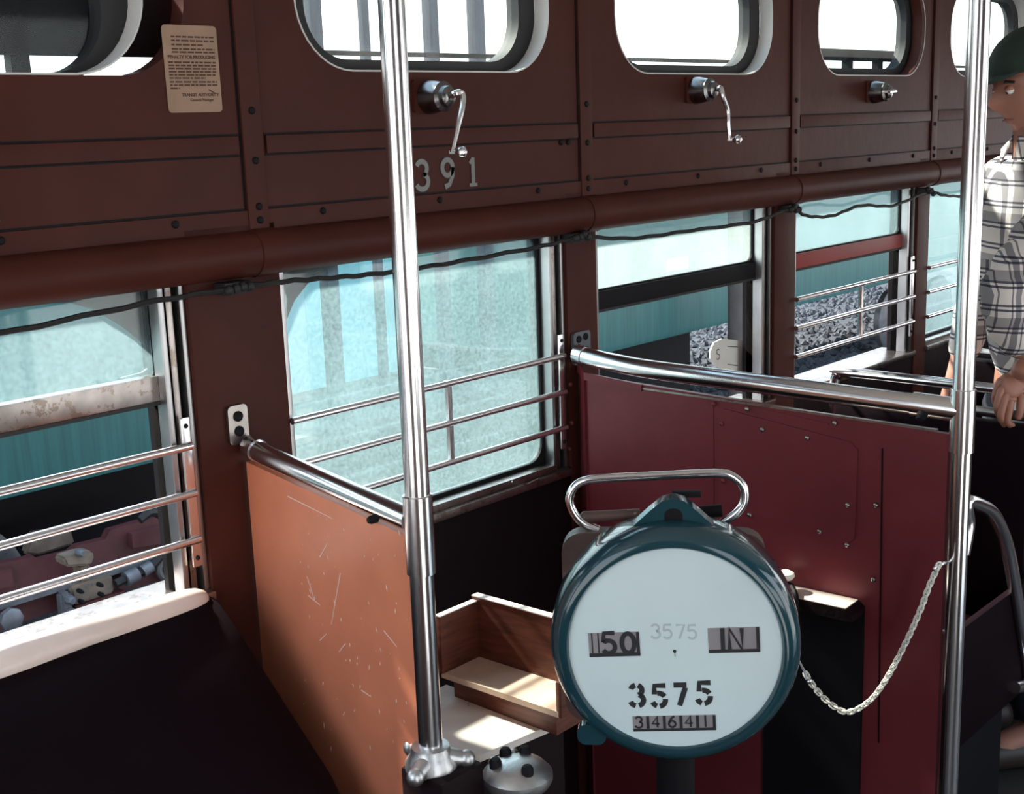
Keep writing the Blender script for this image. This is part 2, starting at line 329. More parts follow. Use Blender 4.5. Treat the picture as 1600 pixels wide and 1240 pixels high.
# ------------------------------------------------------------------ standee windows
WN = [0]
def win(): WN[0] += 1; return 'window_%d' % WN[0]
lower = {}
for i in range(1, 7):                                # lower windows: bay i lies right of pillar i
    x0, x1 = PR[i], PL[i+1]; nmw = win(); t = thing(nmw, ((x0+x1)/2, .03, SILL), kind='structure'); lower[i] = t
    tr = x1-.047
    for q, (u0, u1) in enumerate(((tr, tr+.010), (tr+.018, tr+.029), (tr+.037, x1-.001))):
        B().box((u0, .004 if q != 1 else .012, SILL), (u1, .05, 1.50), .002).done('track', ('alu', 'worn_chrome', 'alu')[q], t)
    B().box((tr, .03, SILL), (x1-.001, .06, 1.50)).done('track_back', 'black', t, False)
    B().box((x0, .002, SILL), (x0+.012, .06, 1.50), .002).done('jamb', 'alu', t)
    raised = i in (1, 3, 4)
    gl, gr = x0+.012, tr
    if raised:
        zb, zt = 1.312, 1.351
        B().box((gl, .022, zb), (gr, .046, zt), .003).done('sash_rail', {1: 'worn_chrome', 3: 'black', 4: 'red_trim'}[i], t)
        B().box((gl, .022, zb-.006), (gr, .046, zb)).done('sash_seal', 'rubber', t, False)
        g = plate('glass', rrect(gl, zt, gr, 1.53, .004), [], .033, .036, {1: 'glass_dusty', 3: 'glass_milky', 4: 'glass_dusty'}[i], t)
        if i != 1: plate('sash_frame', rrect(gl, zt-.002, gr, 1.53, .004), [rrect(gl+.004, zt+.004, gr-.006, 1.515, .022)], .028, .040, 'black', t)
    else:
        plate('glass', rrect(gl, SILL+.012, gr, 1.53, .004), [], .033, .036, 'glass_hazy' if i == 2 else 'glass_dusty', t)
        plate('sash_frame', rrect(gl, SILL, gr, 1.53, .004), [rrect(gl+.003, SILL+.022, gr-.008, 1.495, .04)], .028, .040, 'black', t)
        B().box((gl, .0, SILL), (gr, .03, SILL+.014), .002).done('sash_rail', 'worn_chrome', t)
    if i != 3:                                       # chrome guard across the lower half
        gd = thing('guard', ((x0+x1)/2, 0, SILL)); adopt(gd, t)
        for z in (1.24, 1.165, 1.09): B().tube([(x0-.0, -.008, z), (tr+.028, -.008, z)], .0064, 10).done('bar', 'bar_chrome', gd)
        if i != 1: B().tube([((x0+tr)/2+.03, -.004, 1.085), ((x0+tr)/2+.03, -.004, 1.245)], .0075, 8).done('upright', 'chrome', gd)
        B().box((tr+.014, -.006, 1.045), (tr+.031, .0, 1.285), .004).done('end_plate', 'chrome', gd)
        for z in (1.272, 1.06): B().ball((tr+.0225, -.006, z), .004, 8).done('bolt', 'black', gd)
# shaped corners of the outer frames seen through the first two panes
def flatpoly(name, px, y, d, m, parent): return B().prism([at(a, c, 1, y) for a, c in px], (0, d, 0)).done(name, m, parent, False)
flatpoly('corner_plate', [(60, 452), (70, 474), (110, 473), (150, 484), (195, 512), (230, 542), (243, 557), (238, 570), (222, 582), (190, 590), (254, 584), (256, 440)], .05, .004, 'corner_grey', lower[1])
flatpoly('corner_plate', [(440, 405), (440, 520), (447, 502), (460, 470), (480, 444), (508, 423), (540, 408), (580, 395), (580, 380)], .045, .004, 'corner_grey', lower[2])
# little bent latch wire on the sill of the second window
B().tube([at(800, 752, 1, -.012), at(824, 757, 1, -.02), at(842, 748, 1, -.02)], .0022, 6).done('latch', 'worn_chrome', lower[2])
for i in range(0, 7):
    a, c = STRIP[i], STRIP[i+1]; mid = (a+c)/2+SD.get(i, 0); nmw = win(); t = thing(nmw, (mid, .03, 1.8), kind='structure')
    zo = -.008 if i == 1 else 0; o1 = rrect(mid-.3098, 1.8002+zo, mid+.3098, 2.0598, .115, 10); i1 = rrect(mid-.307, 1.803+zo, mid+.307, 2.057, .112, 10)
    plate('rim', o1, [i1], -.001, .034, 'reveal_white', t)
    i2 = rrect(mid-.262, 1.797 if i == 1 else 1.822, mid+.262, 2.04, .085, 10)
    plate('frame', rrect(mid-.308, 1.80+zo-.002*(i == 1), mid+.308, 2.06, .112, 10), [i2], .035, .066, 'rubber', t)
    plate('glass', i2, [], .052, .054, 'glass_clear', t)
    if i in (1, 4):
        for z0, z1 in (((1.824, 1.95),) if i == 1 else ((1.846, 1.876),)): B().box((mid-.29, .08, z0), (mid+.42, .10, z1)).done('guard_bar', 'black', t, False)
        for k in ((-.05, .157) if i == 1 else (-.17, .02, .2)): B().box((mid+k-.014, .08, 1.79), (mid+k+.014, .10, 1.87)).done('guard_bar', 'black', t, False)
    else: B().box((mid-.28, .082, 1.832), (mid+.28, .092, 1.840)).done('guard_bar', 'black', t, False)
# ------------------------------------------------------------------ window cranks
def crank(x, z, kind, label):
    t = thing('window_crank', (x, 0, z), label, 'crank', 'standee window cranks')
    plate('backing_plate', rrect(x-.036, z-.026, x+.036, z+.030, .006), [], -.006, 0, 'brown_paint', t)
    B().lathe([(.030, .006), (.029, .016), (.024, .040), (.026, .044), (.019, .048), (.017, .056), (.010, .060)], (x, 0, z), (0, -1, 0), 24).done('housing', 'gun_metal', t)
    c = V((x, -.062, z))
    if kind == 2: return
    if kind == 1: P = [c, c+V((0, -.010, .004)), at(722, 146, 1, -.078), at(723, 165, 1, -.082), at(716, 195, 1, -.085), at(706, 238, 1, -.086)]
    elif kind == 3: P = [c, c+V((0, -.010, .002)), at(1130, 152, 1, -.078), at(1137, 172, 1, -.082), at(1138, 195, 1, -.085), at(1140, 218, 1, -.086)]
    else: P = [c, c+V((0, -.008, 0)), c+V((-.02, -.012, .0)), c+V((-.045, -.012, -.002))]
    q = spline(P, 5); B().tube(q, [.0062-.002*k/len(q) for k in range(len(q))], 8).done('arm', 'chrome', t)
    if kind:
        e = q[-1]; B().lathe([(.004, 0), (.004, .010), (.009, .016), (.0105, .022), (.009, .028), (0, .032)], e+V((0, .004, 0)), (.35, -1, 0), 12).done('knob', 'chrome', t)
crank(.556, 1.757, 1, 'chrome window crank above the painted number, its arm hanging down')
crank(1.385, 1.765, 3, 'chrome window crank on the panel right of the painted number panel')
crank(2.235, 1.757, 0, 'stub of a window crank with its short arm turned sideways, under the barred small window')
# ------------------------------------------------------------------ notice card
nc = thing('notice_card', (.076, -.001, 1.74), 'yellowed printed notice card fixed high on the wall left of a cover strip', 'notice')
nx0, nx1, nz0 = .028, .122, 1.739
plate('card', rrect(nx0, nz0, nx1, nz0+.125, .006), [], -.0022, -.0005, 'paper', nc)
b = B(); rr = random.Random(3)
for z in (1.8475, 1.842, 1.836, 1.830, 1.8255, 1.811, 1.8065, 1.802, 1.7975, 1.793, 1.7885, 1.783, 1.7785, 1.774):
    x = nx0+.006+(.008 if z > 1.825 else 0); end = nx1-.006 if z > 1.776 else nx0+.022
    if z in (1.836, 1.7885): end -= .02
    while x < end:
        wd = min(rr.uniform(.004, .013), end-x); b.box((x, -.0026, z-.0012), (x+wd, -.0021, z+.0012)); x += wd+.0022
b.done('fine_print', 'paper_ink', nc, False, kind='stuff')
def text(s, x, y, z, h, parent, m='paper_ink', name='heading', bold=.0):
    cu = bpy.data.curves.new(name, 'FONT'); cu.body = s; cu.size = h; cu.align_x = 'CENTER'; cu.extrude = .0002; cu.offset = bold
    t = bpy.data.objects.new('tmp', cu); COL.objects.link(t); dg = bpy.context.evaluated_depsgraph_get(); dg.update()
    me = bpy.data.meshes.new_from_object(t.evaluated_get(dg)); bpy.data.objects.remove(t)
    me.transform(M4.Translation((x, y, z)) @ M4.Rotation(math.radians(90), 4, 'X')); me.name = name; return link(name, me, m, parent, False)
text('PENALTY FOR PRODUCING', (nx0+nx1)/2, -.0025, 1.8165, .0066, nc, bold=.0002)
text('TRANSIT AUTHORITY', (nx0+nx1)/2+.01, -.0025, 1.762, .0066, nc, bold=.0001)
text('General Manager', (nx0+nx1)/2+.012, -.0025, 1.755, .006, nc)
B().box((-.0135, -.0004, -.0009), (.0, .0, .0009)).done('tear', 'paper_ink', nc, False, label='small dark scratch').matrix_basis = M4.Translation((.112, -.0024, 1.7655)) @ M4.Rotation(math.radians(28), 4, 'Y')
nc2 = thing('notice_card', (-.252, -.001, 1.60), 'edge of a pale notice cut off at the far left of the wall', 'notice')
plate('card', rrect(-.30, 1.60, -.2465, 1.645, .003), [], -.0022, -.0005, 'paper', nc2)
# ------------------------------------------------------------------ cable along the wall
pts = [at(-160, 548, 1, -.045), at(0, 521, 1, -.045), at(245, 470, 1, -.045), at(370, 450, 1, -.03), at(440, 440, 1, -.045), at(520, 434, 1, -.045), at(610, 425, 1, -.045), at(720, 408, 1, -.045), at(850, 384, 1, -.04), at(905, 371, 1, -.03), at(990, 372, 1, -.04), at(1080, 360, 1, -.04), at(1180, 346, 1, -.04), at(1235, 326, 1, -.03), at(1260, 337, 1, -.04), at(1300, 337, 1, -.04), at(1345, 321, 1, -.04), at(1395, 321, 1, -.04), at(1450, 300, 1, -.03), at(1475, 305, 1, -.04), at(1510, 306, 1, -.04), at(1580, 298, 1, -.04)]
cab = thing('cable', pts[0], 'thin black cable sagging between clips below the header roll', 'cable')
q = spline(pts, 8); B().tube([p+V((0, 0, .0012*math.sin(k*1.7))) for k, p in enumerate(q)], .0042, 8).done('cord', 'cable_black', cab)
for px, py in ((370, 450), (905, 371), (1238, 326), (1450, 299)):
    c = at(px, py, 1, -.028); b = B(); b.box(c+V((-.026, -.006, -.009)), c+V((.026, .024, .010)), .004)
    for k in range(4): b.ball(c+V((-.02+.013*k, -.008, rr.uniform(-.008, .008))), .008, 8)
    b.done('clip', 'cable_black', cab)
# ------------------------------------------------------------------ stanchions
P1 = V((.035, -.485, 0)); P2 = V((.97, -.815, 0))
def rail_fit(t, p, d, z, r):                        # tee fitting on a pole
    B().lathe([(r+.0005, -.055), (r+.0032, -.054), (r+.0032, .052), (r+.0005, .053)], V((p.x, p.y, z)), Z, 24).done('sleeve', 'chrome', t)
def pole(p, z0, z1, zt, label, r):
    t = thing('stanchion', (p.x, p.y, z0), label, 'pole')
    B().tube([(p.x, p.y, z0), (p.x, p.y, z1)], r, 24).done('tube', 'chrome', t)
    rail_fit(t, p, None, zt, r)
    B().lathe([(.045, 0), (.045, .006), (.03, .016), (.022, .02)], (p.x, p.y, z1-.001), (0, 0, -1), 24).done('ceiling_flange', 'cast_alu', t)
    return t
st1 = pole(P1, .875, ZC, 1.186, 'nearer chrome stanchion, at the end of the orange partition', .0165)
st2 = pole(P2, FZ, ZC, 1.198, 'farther chrome stanchion, in front of the person in plaid', .0175)
B().lathe([(.05, 0), (.05, .008), (.03, .02), (.019, .026)], (P2.x, P2.y, FZ), Z, 24).done('floor_flange', 'cast_alu', st2)
# ------------------------------------------------------------------ partition 1 (orange)
A1 = V((.110, -.012, 0)); d1 = (P1-A1); L1 = d1.length; d1n = d1.normalized(); n1 = V((-d1n.y, d1n.x, 0)).normalized()
if n1.x > 0: n1 = -n1
pt1 = thing('partition', (A1+P1)/2, 'scratched orange-brown partition under the nearer chrome rail', 'partition')
def along(A, dn, s, z, off, n): return A+dn*s+Z*z+n*off
b = B(); b.prism([along(A1, d1n, .004, 0, -.006, n1), along(A1, d1n, L1-.019, 0, -.006, n1), along(A1, d1n, L1-.019, 1.178, -.006, n1), along(A1, d1n, .004, 1.195, -.006, n1)], n1*.012)
b.done('panel', 'orange_paint', pt1, False)
rl = [along(A1, d1n, s, z, 0, n1) for s, z in ((.012, 1.222), (.035, 1.218), (.07, 1.214), (.2, 1.210), (L1-.017, 1.200))]
B().tube(rl, .0165, 20).done('rail', 'chrome', pt1)
B().tube([along(A1, d1n, .012, 1.222, 0, n1), along(A1, d1n, .024, 1.220, 0, n1), along(A1, d1n, .036, 1.218, 0, n1)], .0185, 20).done('rail_collar', 'chrome', pt1)
e = along(A1, d1n, L1-.09, 1.188, .008, n1); B().lathe([(.006, 0), (.006, .010), (.004, .014)], e, n1, 10).done('set_screw', 'black', pt1)
bp = plate('bracket', rrect(A1.x-.031, 1.225, A1.x+.006, 1.288, .008), [], -.012, -.005, 'worn_chrome', pt1)
for z in (1.270, 1.246): B().lathe([(.0085, 0), (.0085, .002), (.005, .004), (0, .003)], (A1.x-.0125, -.012, z), (0, -1, 0), 12).done('bolt', 'black', pt1)
# scratches: raised flakes of bare metal
b = B(); r5 = random.Random(11)
def onp(px, py):                                     # photograph point on the orange face
    d = ray(px, py); o = A1+n1*.0062; return CAM+d*((o-CAM).dot(n1)/d.dot(n1))
for (a, c), (e_, f_) in (((532, 895), (518, 975)), ((482, 930), (500, 945)), ((500, 1000), (510, 990)), ((540, 1005), (530, 1018)), ((565, 1078), (580, 1088)), ((500, 870), (512, 848)), ((600, 985), (620, 1010)), ((450, 775), (520, 810)), ((480, 900), (492, 938))):
    p, q = onp(a, c), onp(e_, f_); t_ = (q-p).normalized(); s_ = n1.cross(t_)*.0009; b.prism([p-s_, q-s_*.5, q+s_*.5, p+s_], n1*.0005)
for k in range(70):
    c = onp(r5.uniform(470, 640), r5.uniform(800, 1170)); rd = r5.uniform(.0006, .0022); t_ = V((0, d1n.y, 0)); el = r5.uniform(.6, 2.4); th = r5.uniform(-.6, .6)
    u_ = d1n*math.sin(th)+Z*math.cos(th); v_ = d1n*math.cos(th)-Z*math.sin(th)
    b.prism([c+u_*rd*el, c+v_*rd*.6, c-u_*rd*el, c-v_*rd*.6], n1*.0005)
b.done('paint_chips', 'scratch', pt1, False, kind='stuff', label='pale chips and scratches in the orange paint')
# ------------------------------------------------------------------ partition 2 (maroon)
A2 = V((.925, -.012, 0)); d2 = P2-A2; L2 = d2.length; d2n = d2.normalized(); n2 = V((-d2n.y, d2n.x, 0)).normalized()
if n2.x > 0: n2 = -n2
pt2 = thing('partition', (A2+P2)/2, 'dark red riveted partition under the farther chrome rail', 'partition')
q2 = lambda s, z, off=0.: along(A2, d2n, s, z, off, n2)
B().prism([q2(.035, 0, -.006), q2(L2-.02, 0, -.006), q2(L2-.02, 1.172, -.006), q2(.035, 1.200, -.006)], n2*.012).done('panel', 'maroon_paint', pt2, False)
B().prism([q2(.0, 0, -.032), q2(.036, 0, .0), q2(.036, 1.2, .0), q2(.0, 1.212, -.032)], n2*.012).done('edge_flange', 'maroon_paint', pt2, False)
B().prism([q2(.0, 1.200, -.020), q2(.036, 1.192, .006), q2(.175, 1.183, .006), q2(.175, 1.196, .006), q2(.036, 1.207, .006), q2(.0, 1.216, -.020)], n2*.006).done('top_cap', 'maroon_paint', pt2, False)
B().prism([q2(.17, 1.186, .0), q2(L2-.04, 1.174, .0), q2(L2-.04, 1.178, .0), q2(.17, 1.190, .0)], n2*.009).done('top_strip', 'worn_chrome', pt2, False)
rl = spline([q2(.012, 1.242), q2(.035, 1.238), q2(.10, 1.232), q2(.19, 1.226), q2(.4, 1.222), q2(L2-.018, 1.214)], 6)
B().tube(rl, .0185, 20).done('rail', 'chrome', pt2)
B().tube([q2(.010, 1.242), q2(.03, 1.239)], .0205, 20).done('rail_collar', 'chrome', pt2)
B().tube([q2(L2-.085, 1.216), q2(L2-.0, 1.2135)], .0205, 20).done('rail_collar', 'chrome', pt2)
B().lathe([(.009, .0), (.009, .012), (.005, .016), (0, .016)], q2(L2-.062, 1.205, .014), n2+V((0, 0, -.6)), 12).done('set_screw', 'black', pt2)
plate('bracket', rrect(.930, 1.215, .985, 1.283, .008), [], -.012, -.005, 'steel_grey', pt2)
for x, z in ((.946, 1.268), (.968, 1.271)): B().lathe([(.0075, 0), (.0075, .002), (0, .003)], (x, -.012, z), (0, -1, 0), 12).done('bolt', 'black', pt2)
def on2(px, py, off=.0062):
    d = ray(px, py); o = A2+n2*off; return CAM+d*((o-CAM).dot(n2)/d.dot(n2))
ap = [on2(*p) for p in ((1124, 648), (1132, 638), (1330, 690), (1341, 702), (1336, 840), (1326, 848), (1200, 812), (1122, 790))]
B().prism(ap, n2*.003).done('access_plate', 'maroon_paint', pt2, False)
sp = [on2(*p) for p in ((1111, 622), (1115, 620), (1117, 1180), (1113, 1180))]; B().prism(sp, n2*.0015).done('seam_strip', 'maroon_paint', pt2, False)
sp = [on2(*p) for p in ((1378, 700), (1380, 700), (1374, 1160), (1372, 1160))]; B().prism(sp, n2*.0015).done('seam_strip', 'dark_maroon', pt2, False)
sp = [on2(*p) for p in ((1115, 622), (1295, 661), (1295, 664), (1115, 626))]; B().prism(sp, n2*.0015).done('seam_strip', 'maroon_paint', pt2, False)
for px, py in ((1129, 661), (1169, 638), (1193, 670), (1263, 683), (1306, 660), (1326, 788), (1282, 829), (1325, 850), (1370, 788), (1366, 904), (1173, 803), (1132, 750), (895, 660), (892, 700), (893, 600), (1478, 985), (1117, 630)):
    c = on2(px, py, .006 if px > 940 or px < 0 else -.004); B().lathe([(.0048, 0), (.0048, .003), (.003, .0052), (0, .006)], c+n2*.0025, n2, 10).done('rivet', 'worn_chrome' if px > 1160 else 'maroon_paint', pt2)
# ------------------------------------------------------------------ little shelf with knobbed valve on the dark red partition
sh = thing('shelf', on2(1280, 950), 'small dark red shelf on the partition, its top edge in sun', 'shelf')
s0, s1 = [on2(1212, 910), on2(1352, 938)]
zt = .845
u = [(s-A2).dot(d2n) for s in (s0, s1)]
B().prism([q2(u[0], zt-.022, .0066), q2(u[1], zt-.022, .0066), q2(u[1], zt-.010, .0066), q2(u[1]-.012, zt, .0066), q2(u[0], zt, .0066)], n2*.055).done('block', 'dark_maroon', sh, False)
B().prism([q2(u[0]-.02, .30, .0066), q2(u[1]+.0, .30, .0066), q2(u[1]+.0, zt-.023, .0066), q2(u[0]-.02, zt-.023, .0066)], n2*.008).done('shade_panel', 'black', sh, False)  # black sheet painted in for the shade low on the partition
B().prism([q2(u[0], zt, .008), q2(u[1]-.013, zt, .008), q2(u[1]-.013, zt+.0015, .008), q2(u[0], zt+.0015, .008)], n2*.052).done('shelf_top', 'sunlit_top', sh, False, label='pale top sheet with sunlight put into its colour')  # pale sheet paints the sun on the dark shelf
kb = q2(u[0]+.035, zt, .034)
kn = thing('valve', kb, 'round white knob on a dark valve with a bent pipe, on the small shelf', 'valve')
B().lathe([(.013, 0), (.012, .006), (.006, .010), (.006, .022)], kb, Z, 14).done('body', 'black', kn)
B().lathe([(0, .020), (.012, .022), (.0165, .028), (.0150, .034), (.008, .038), (0, .039)], kb, Z, 20).done('knob', 'white_knob', kn)
B().tube(spline([kb+V((0, 0, .012))-d2n*.05+n2*.02, kb+V((0, 0, .012)), kb+V((0, 0, .012))+d2n*.025+n2*.02, kb+V((0, 0, -.01))+d2n*.038+n2*.034, kb+V((0, 0, -.12))+d2n*.038+n2*.034], 6), .006, 8).done('pipe', 'black', kn)
# ------------------------------------------------------------------ chain on the dark red partition
ch = thing('chain', q2(L2-.025, .94, .02), 'bright link chain hanging in a curve across the dark red partition', 'chain')
cp = [on2(*p, .070) for p in ((1466, 884), (1452, 915), (1437, 955), (1412, 1010), (1385, 1060), (1358, 1095), (1325, 1112), (1296, 1098), (1270, 1070), (1252, 1040))]
cp = spline(cp, 20); seg = [0]
for a, c in zip(cp, cp[1:]): seg.append(seg[-1]+(c-a).length)
pitch = .0088; link0 = None; k = 0
lk = []
sdist = 0; j = 0
while sdist < seg[-1]-pitch:
    while seg[j+1] < sdist: j += 1
    f = (sdist-seg[j])/(seg[j+1]-seg[j]); lk.append((cp[j].lerp(cp[j+1], f), (cp[j+1]-cp[j]).normalized())); sdist += pitch
hr = .0042; hl_ = .0035
base = B(); ring = arc((hl_, 0, 0), hr, -90, 90, 5, X, Y)+arc((-hl_, 0, 0), hr, 90, 270, 5, X, Y); base.tube(ring, .0017, 6, closed=True)
base = base.done('link', 'chain_metal', None)
for k, (p, t_) in enumerate(lk):
    s_ = n2-t_*n2.dot(t_); s_.normalize(); r_ = t_.cross(s_); an = math.radians(40 if k % 2 else -45)
    a_ = s_*math.cos(an)+r_*math.sin(an); c_ = t_.cross(a_)
    mm = M4((( t_.x, c_.x, a_.x, p.x), (t_.y, c_.y, a_.y, p.y), (t_.z, c_.z, a_.z, p.z), (0, 0, 0, 1)))
    if k == 0: base.matrix_basis = mm; adopt(base, ch)
    else: share('link', base, mm, ch)
B().tube(spline([on2(1478, 878, .006), on2(1474, 880, .05), on2(1460, 887, .074), on2(1462, 893, .070)], 5), .0028, 8).done('hook', 'chrome', ch)
# ------------------------------------------------------------------ pole-base casting on its pedestal
pd = thing('pedestal', (P1.x, P1.y, FZ), 'silver cast base with lobed arms holding the nearer stanchion', 'pedestal')
B().box((P1.x-.03, P1.y-.05, FZ), (P1.x+.05, P1.y+.03, .855), .006).done('column', 'dark_maroon', pd)
b = B(); b.lathe([(.036, .852), (.036, .862), (.029, .872), (.026, .884), (.0178, .886)], (P1.x, P1.y, 0), Z, 24)
b.done('flange', 'cast_alu', pd)
for ang in (200, 315, 80):
    dd = V((math.cos(math.radians(ang)), math.sin(math.radians(ang)), 0)); c = V((P1.x, P1.y, .866))
    B().tube([c+dd*.022, c+dd*.036+V((0, 0, -.002)), c+dd*.048+V((0, 0, -.004))], [.014, .0125, .010], 12).ball(c+dd*.048+V((0, 0, -.004)), .0125, 12).done('lobe', 'cast_alu', pd)
hc = at(808, 1192, 2, .842)
hd = thing('control_head', (hc.x, hc.y, FZ), 'round silver control head with dark knobs beside the stanchion base', 'control')
B().tube([(hc.x, hc.y, FZ), (hc.x, hc.y, .815)], .03, 16).done('column', 'black', hd)
B().lathe([(.045, .812), (.049, .820), (.049, .828), (.040, .838), (.022, .845), (0, .847)], (hc.x, hc.y, 0), Z, 32).done('cover', 'cast_alu', hd)
for ang in (20, 75, 140, 250):
    c = hc+V((math.cos(math.radians(ang)), math.sin(math.radians(ang)), 0))*.03; B().lathe([(.0085, -.006), (.0085, .006), (.006, .010), (0, .011)], V((c.x, c.y, .842)), Z, 12).done('knob', 'black', hd)
for ang in (50, 110): 
    c = hc+V((math.cos(math.radians(ang)), math.sin(math.radians(ang)), 0))*.036; B().ball((c.x, c.y, .838), .0075, 10).done('boss', 'cast_alu', hd)
# ------------------------------------------------------------------ wooden tray and step behind the stanchion
tb = thing('wooden_stand', (.30, -.28, FZ), 'low wooden stand with a worn pale top behind the nearer stanchion', 'stand')
B().box((.13, -.385, FZ), (.43, -.165, .738), .003).done('body', 'dark_maroon', tb)
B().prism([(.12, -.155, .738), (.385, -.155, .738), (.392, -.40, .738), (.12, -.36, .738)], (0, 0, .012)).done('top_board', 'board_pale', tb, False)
tr_ = thing('wooden_tray', (.39, -.32, .752), 'open wooden tray with dark sides and a sunlit worn floor, left of the round register', 'tray')
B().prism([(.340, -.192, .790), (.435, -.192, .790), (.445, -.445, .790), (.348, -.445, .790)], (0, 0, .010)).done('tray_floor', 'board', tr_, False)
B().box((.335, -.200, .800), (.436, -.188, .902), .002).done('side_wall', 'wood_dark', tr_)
B().prism([(.425, -.188, .800), (.437, -.188, .800), (.447, -.450, .800), (.435, -.450, .800)], (0, 0, .110)).done('back_wall', 'wood_dark', tr_, False)
B().box((.348, -.452, .790), (.447, -.440, .850), .004).done('side_wall', 'wood_dark', tr_)
B().prism([(.335, -.200, .902), (.437, -.200, .902), (.437, -.188, .902), (.335, -.188, .902)], (0, 0, .002)).done('edge', 'board_pale', tr_, False)  # pale strip paints the sunlit top of the side wall
B().prism([(.424, -.188, .910), (.439, -.188, .910), (.449, -.450, .910), (.434, -.450, .910)], (0, 0, .002)).done('edge', 'board_pale', tr_, False)  # same painted sunlight along the back wall
B().box((.36, -.43, .7505), (.435, -.20, .790)).done('plinth', 'wood_dark', tr_, False)
# ------------------------------------------------------------------ fare register
RC = dep(1050, 1000, 1.7)
fx = V((CAM.x-RC.x, CAM.y-RC.y, 0)).normalized(); rx = Z.cross(fx).normalized()       # facing, register's right as seen
FC = dep(1054, 1014, 1.7)                                                            # centre of the dial
rg = thing('fare_register', (FC.x, FC.y, FZ), 'round green fare register with a white dial numbered 3575', 'register')
RP = lambda a, b_, d=0.: FC+rx*a+Z*b_+fx*d
B().lathe([(.1, -.10), (.158, -.098), (.166, -.090), (.1700, -.075), (.1700, -.034), (.1685, -.018), (.1640, -.005), (.1570, .003), (.1490, .0065), (.1450, .006), (.1425, .002), (.1420, -.004)], FC, fx, 72, cap=True).done('case', 'reg_green', rg)
B().lathe([(.1422, -.006), (.1422, -.001), (0, -.001)], FC, fx, 72).done('dial', 'dial_white', rg)
# lug with keyhole on top
lug = [(-.066, .150), (-.052, .163), (-.032, .182), (-.015, .196), (0, .200), (.015, .196), (.032, .182), (.052, .163), (.066, .150)]
B().prism([RP(a, b_, -.062) for a, b_ in lug], fx*.026).done('lug', 'reg_green', rg)
B().prism([RP(a, b_, -.0365) for a, b_ in rrect(-.012, .158, .012, .186, .010)], fx*.0015).done('keyhole', 'black', rg, False)
B().prism([RP(a, b_, -.03) for a, b_ in rrect(-.135, -.150, -.095, -.120, .012)], fx*.016).done('lug', 'reg_green', rg)
B().box((-.018, -.006, -.004), (.022, .006, .004), .002, mtx=M4.Translation(RP(.016, .1935, -.08)) @ M4(((rx.x, -fx.x, 0, 0), (rx.y, -fx.y, 0, 0), (0, 0, 1, 0), (0, 0, 0, 1)))).done('catch', 'black', rg)
# lettering
pxm = 1.7/F
ta = math.radians(2.6)
def dial(px, py):
    a_, b_ = (px-1054)*pxm, -(py-1014)*pxm/math.cos(math.radians(22.5))
    return V((a_*math.cos(ta)+b_*math.sin(ta), -a_*math.sin(ta)+b_*math.cos(ta)))
rx0, rx, UZ = rx, rx*math.cos(ta)+Z*math.sin(ta), Z*math.cos(ta)-rx*math.sin(ta)
RP = lambda a, b_, d=0.: FC+rx*a+UZ*b_+fx*d
def aperture(px0, py0, px1, py1, tilt=-.035):
    a = dial(px0, py1); c = dial(px1, py0); return a, c
sk = .053
def RPk(a, b_, d): return RP(a, b_+a*0, d)
def cut(name, a0, b0, a1, b1):
    pc = ((a0+a1)/2, (b0+b1)/2)
    o = B().prism([RP(a0, b0, -.0012), RP(a1, b0, -.0012), RP(a1, b1, -.0012), RP(a0, b1, -.0012)], fx*.0012).done(name, 'drum', rg, False); return o
def frame_dark(a0, b0, a1, b1, t):
    b = B(); b.prism([RP(a0, b0, .0), RP(a1, b0, .0), RP(a1, b0+t, .0), RP(a0, b0+t, .0)], fx*.0009)
    b.done('aperture_edge', 'ink', rg, False)
# left counter "50"
a, c = dial(921, 1028), dial(999, 988)
cut('counter_window', a.x, a.y, c.x, c.y); frame_dark(a.x, a.y, c.x, a.y+.005, .005)
b = B()
for xx in (.004, .0125): b.prism([RP(a.x+xx, a.y, .0), RP(a.x+xx+.0016, a.y, .0), RP(a.x+xx+.0016, c.y, .0), RP(a.x+xx, c.y, .0)], fx*.0008)
b.prism([RP(c.x-.004, a.y, 0), RP(c.x, a.y, 0), RP(c.x, c.y, 0), RP(c.x-.004, c.y, 0)], fx*.0008); b.done('counter_ridges', 'ink', rg, False, kind='stuff')
for g, px in (('5', 941), ('0', 971)): d_ = dial(px, 1022); glyph('counter_digit', g, RP(d_.x, d_.y, .0003), rx, UZ, fx, .030, .0062, 'ink', rg)
a, c = dial(1107, 1019), dial(1184, 978)
cut('direction_window', a.x, a.y, c.x, c.y); frame_dark(a.x, a.y, c.x, a.y+.005, .0045)
B().prism([RP(c.x-.0045, a.y, 0), RP(c.x, a.y, 0), RP(c.x, c.y, 0), RP(c.x-.0045, c.y, 0)], fx*.0008).done('window_edge', 'ink', rg, False)
for g, px in (('I', 1117), ('N', 1137)): d_ = dial(px, 1014); glyph('direction_letter', g, RP(d_.x, d_.y, .0003), rx, UZ, fx, .031, .0056, 'ink', rg)
for g, px, py in (('3s', 984, 1104), ('5s', 1018, 1104), ('7s', 1052, 1102), ('5s', 1088, 1098)): d_ = dial(px, py); glyph('stencil_digit', g, RP(d_.x, d_.y, -.0009), rx, UZ, fx, .031, .0072, 'ink', rg, .0009)
for g, px in (('3', 1018), ('5', 1036), ('7', 1056), ('5', 1074)): d_ = dial(px, 998); glyph('faded_digit', g, RP(d_.x, d_.y, -.0009), rx, UZ, fx, .020, .0030, 'faint_ink', rg, .0003)
a, c = dial(988, 1144), dial(1117, 1115)
cut('total_window', a.x, a.y, c.x, c.y); frame_dark(a.x, a.y, c.x, a.y+.004, .0035)
W5 = (c.x-a.x)/5
b = B()
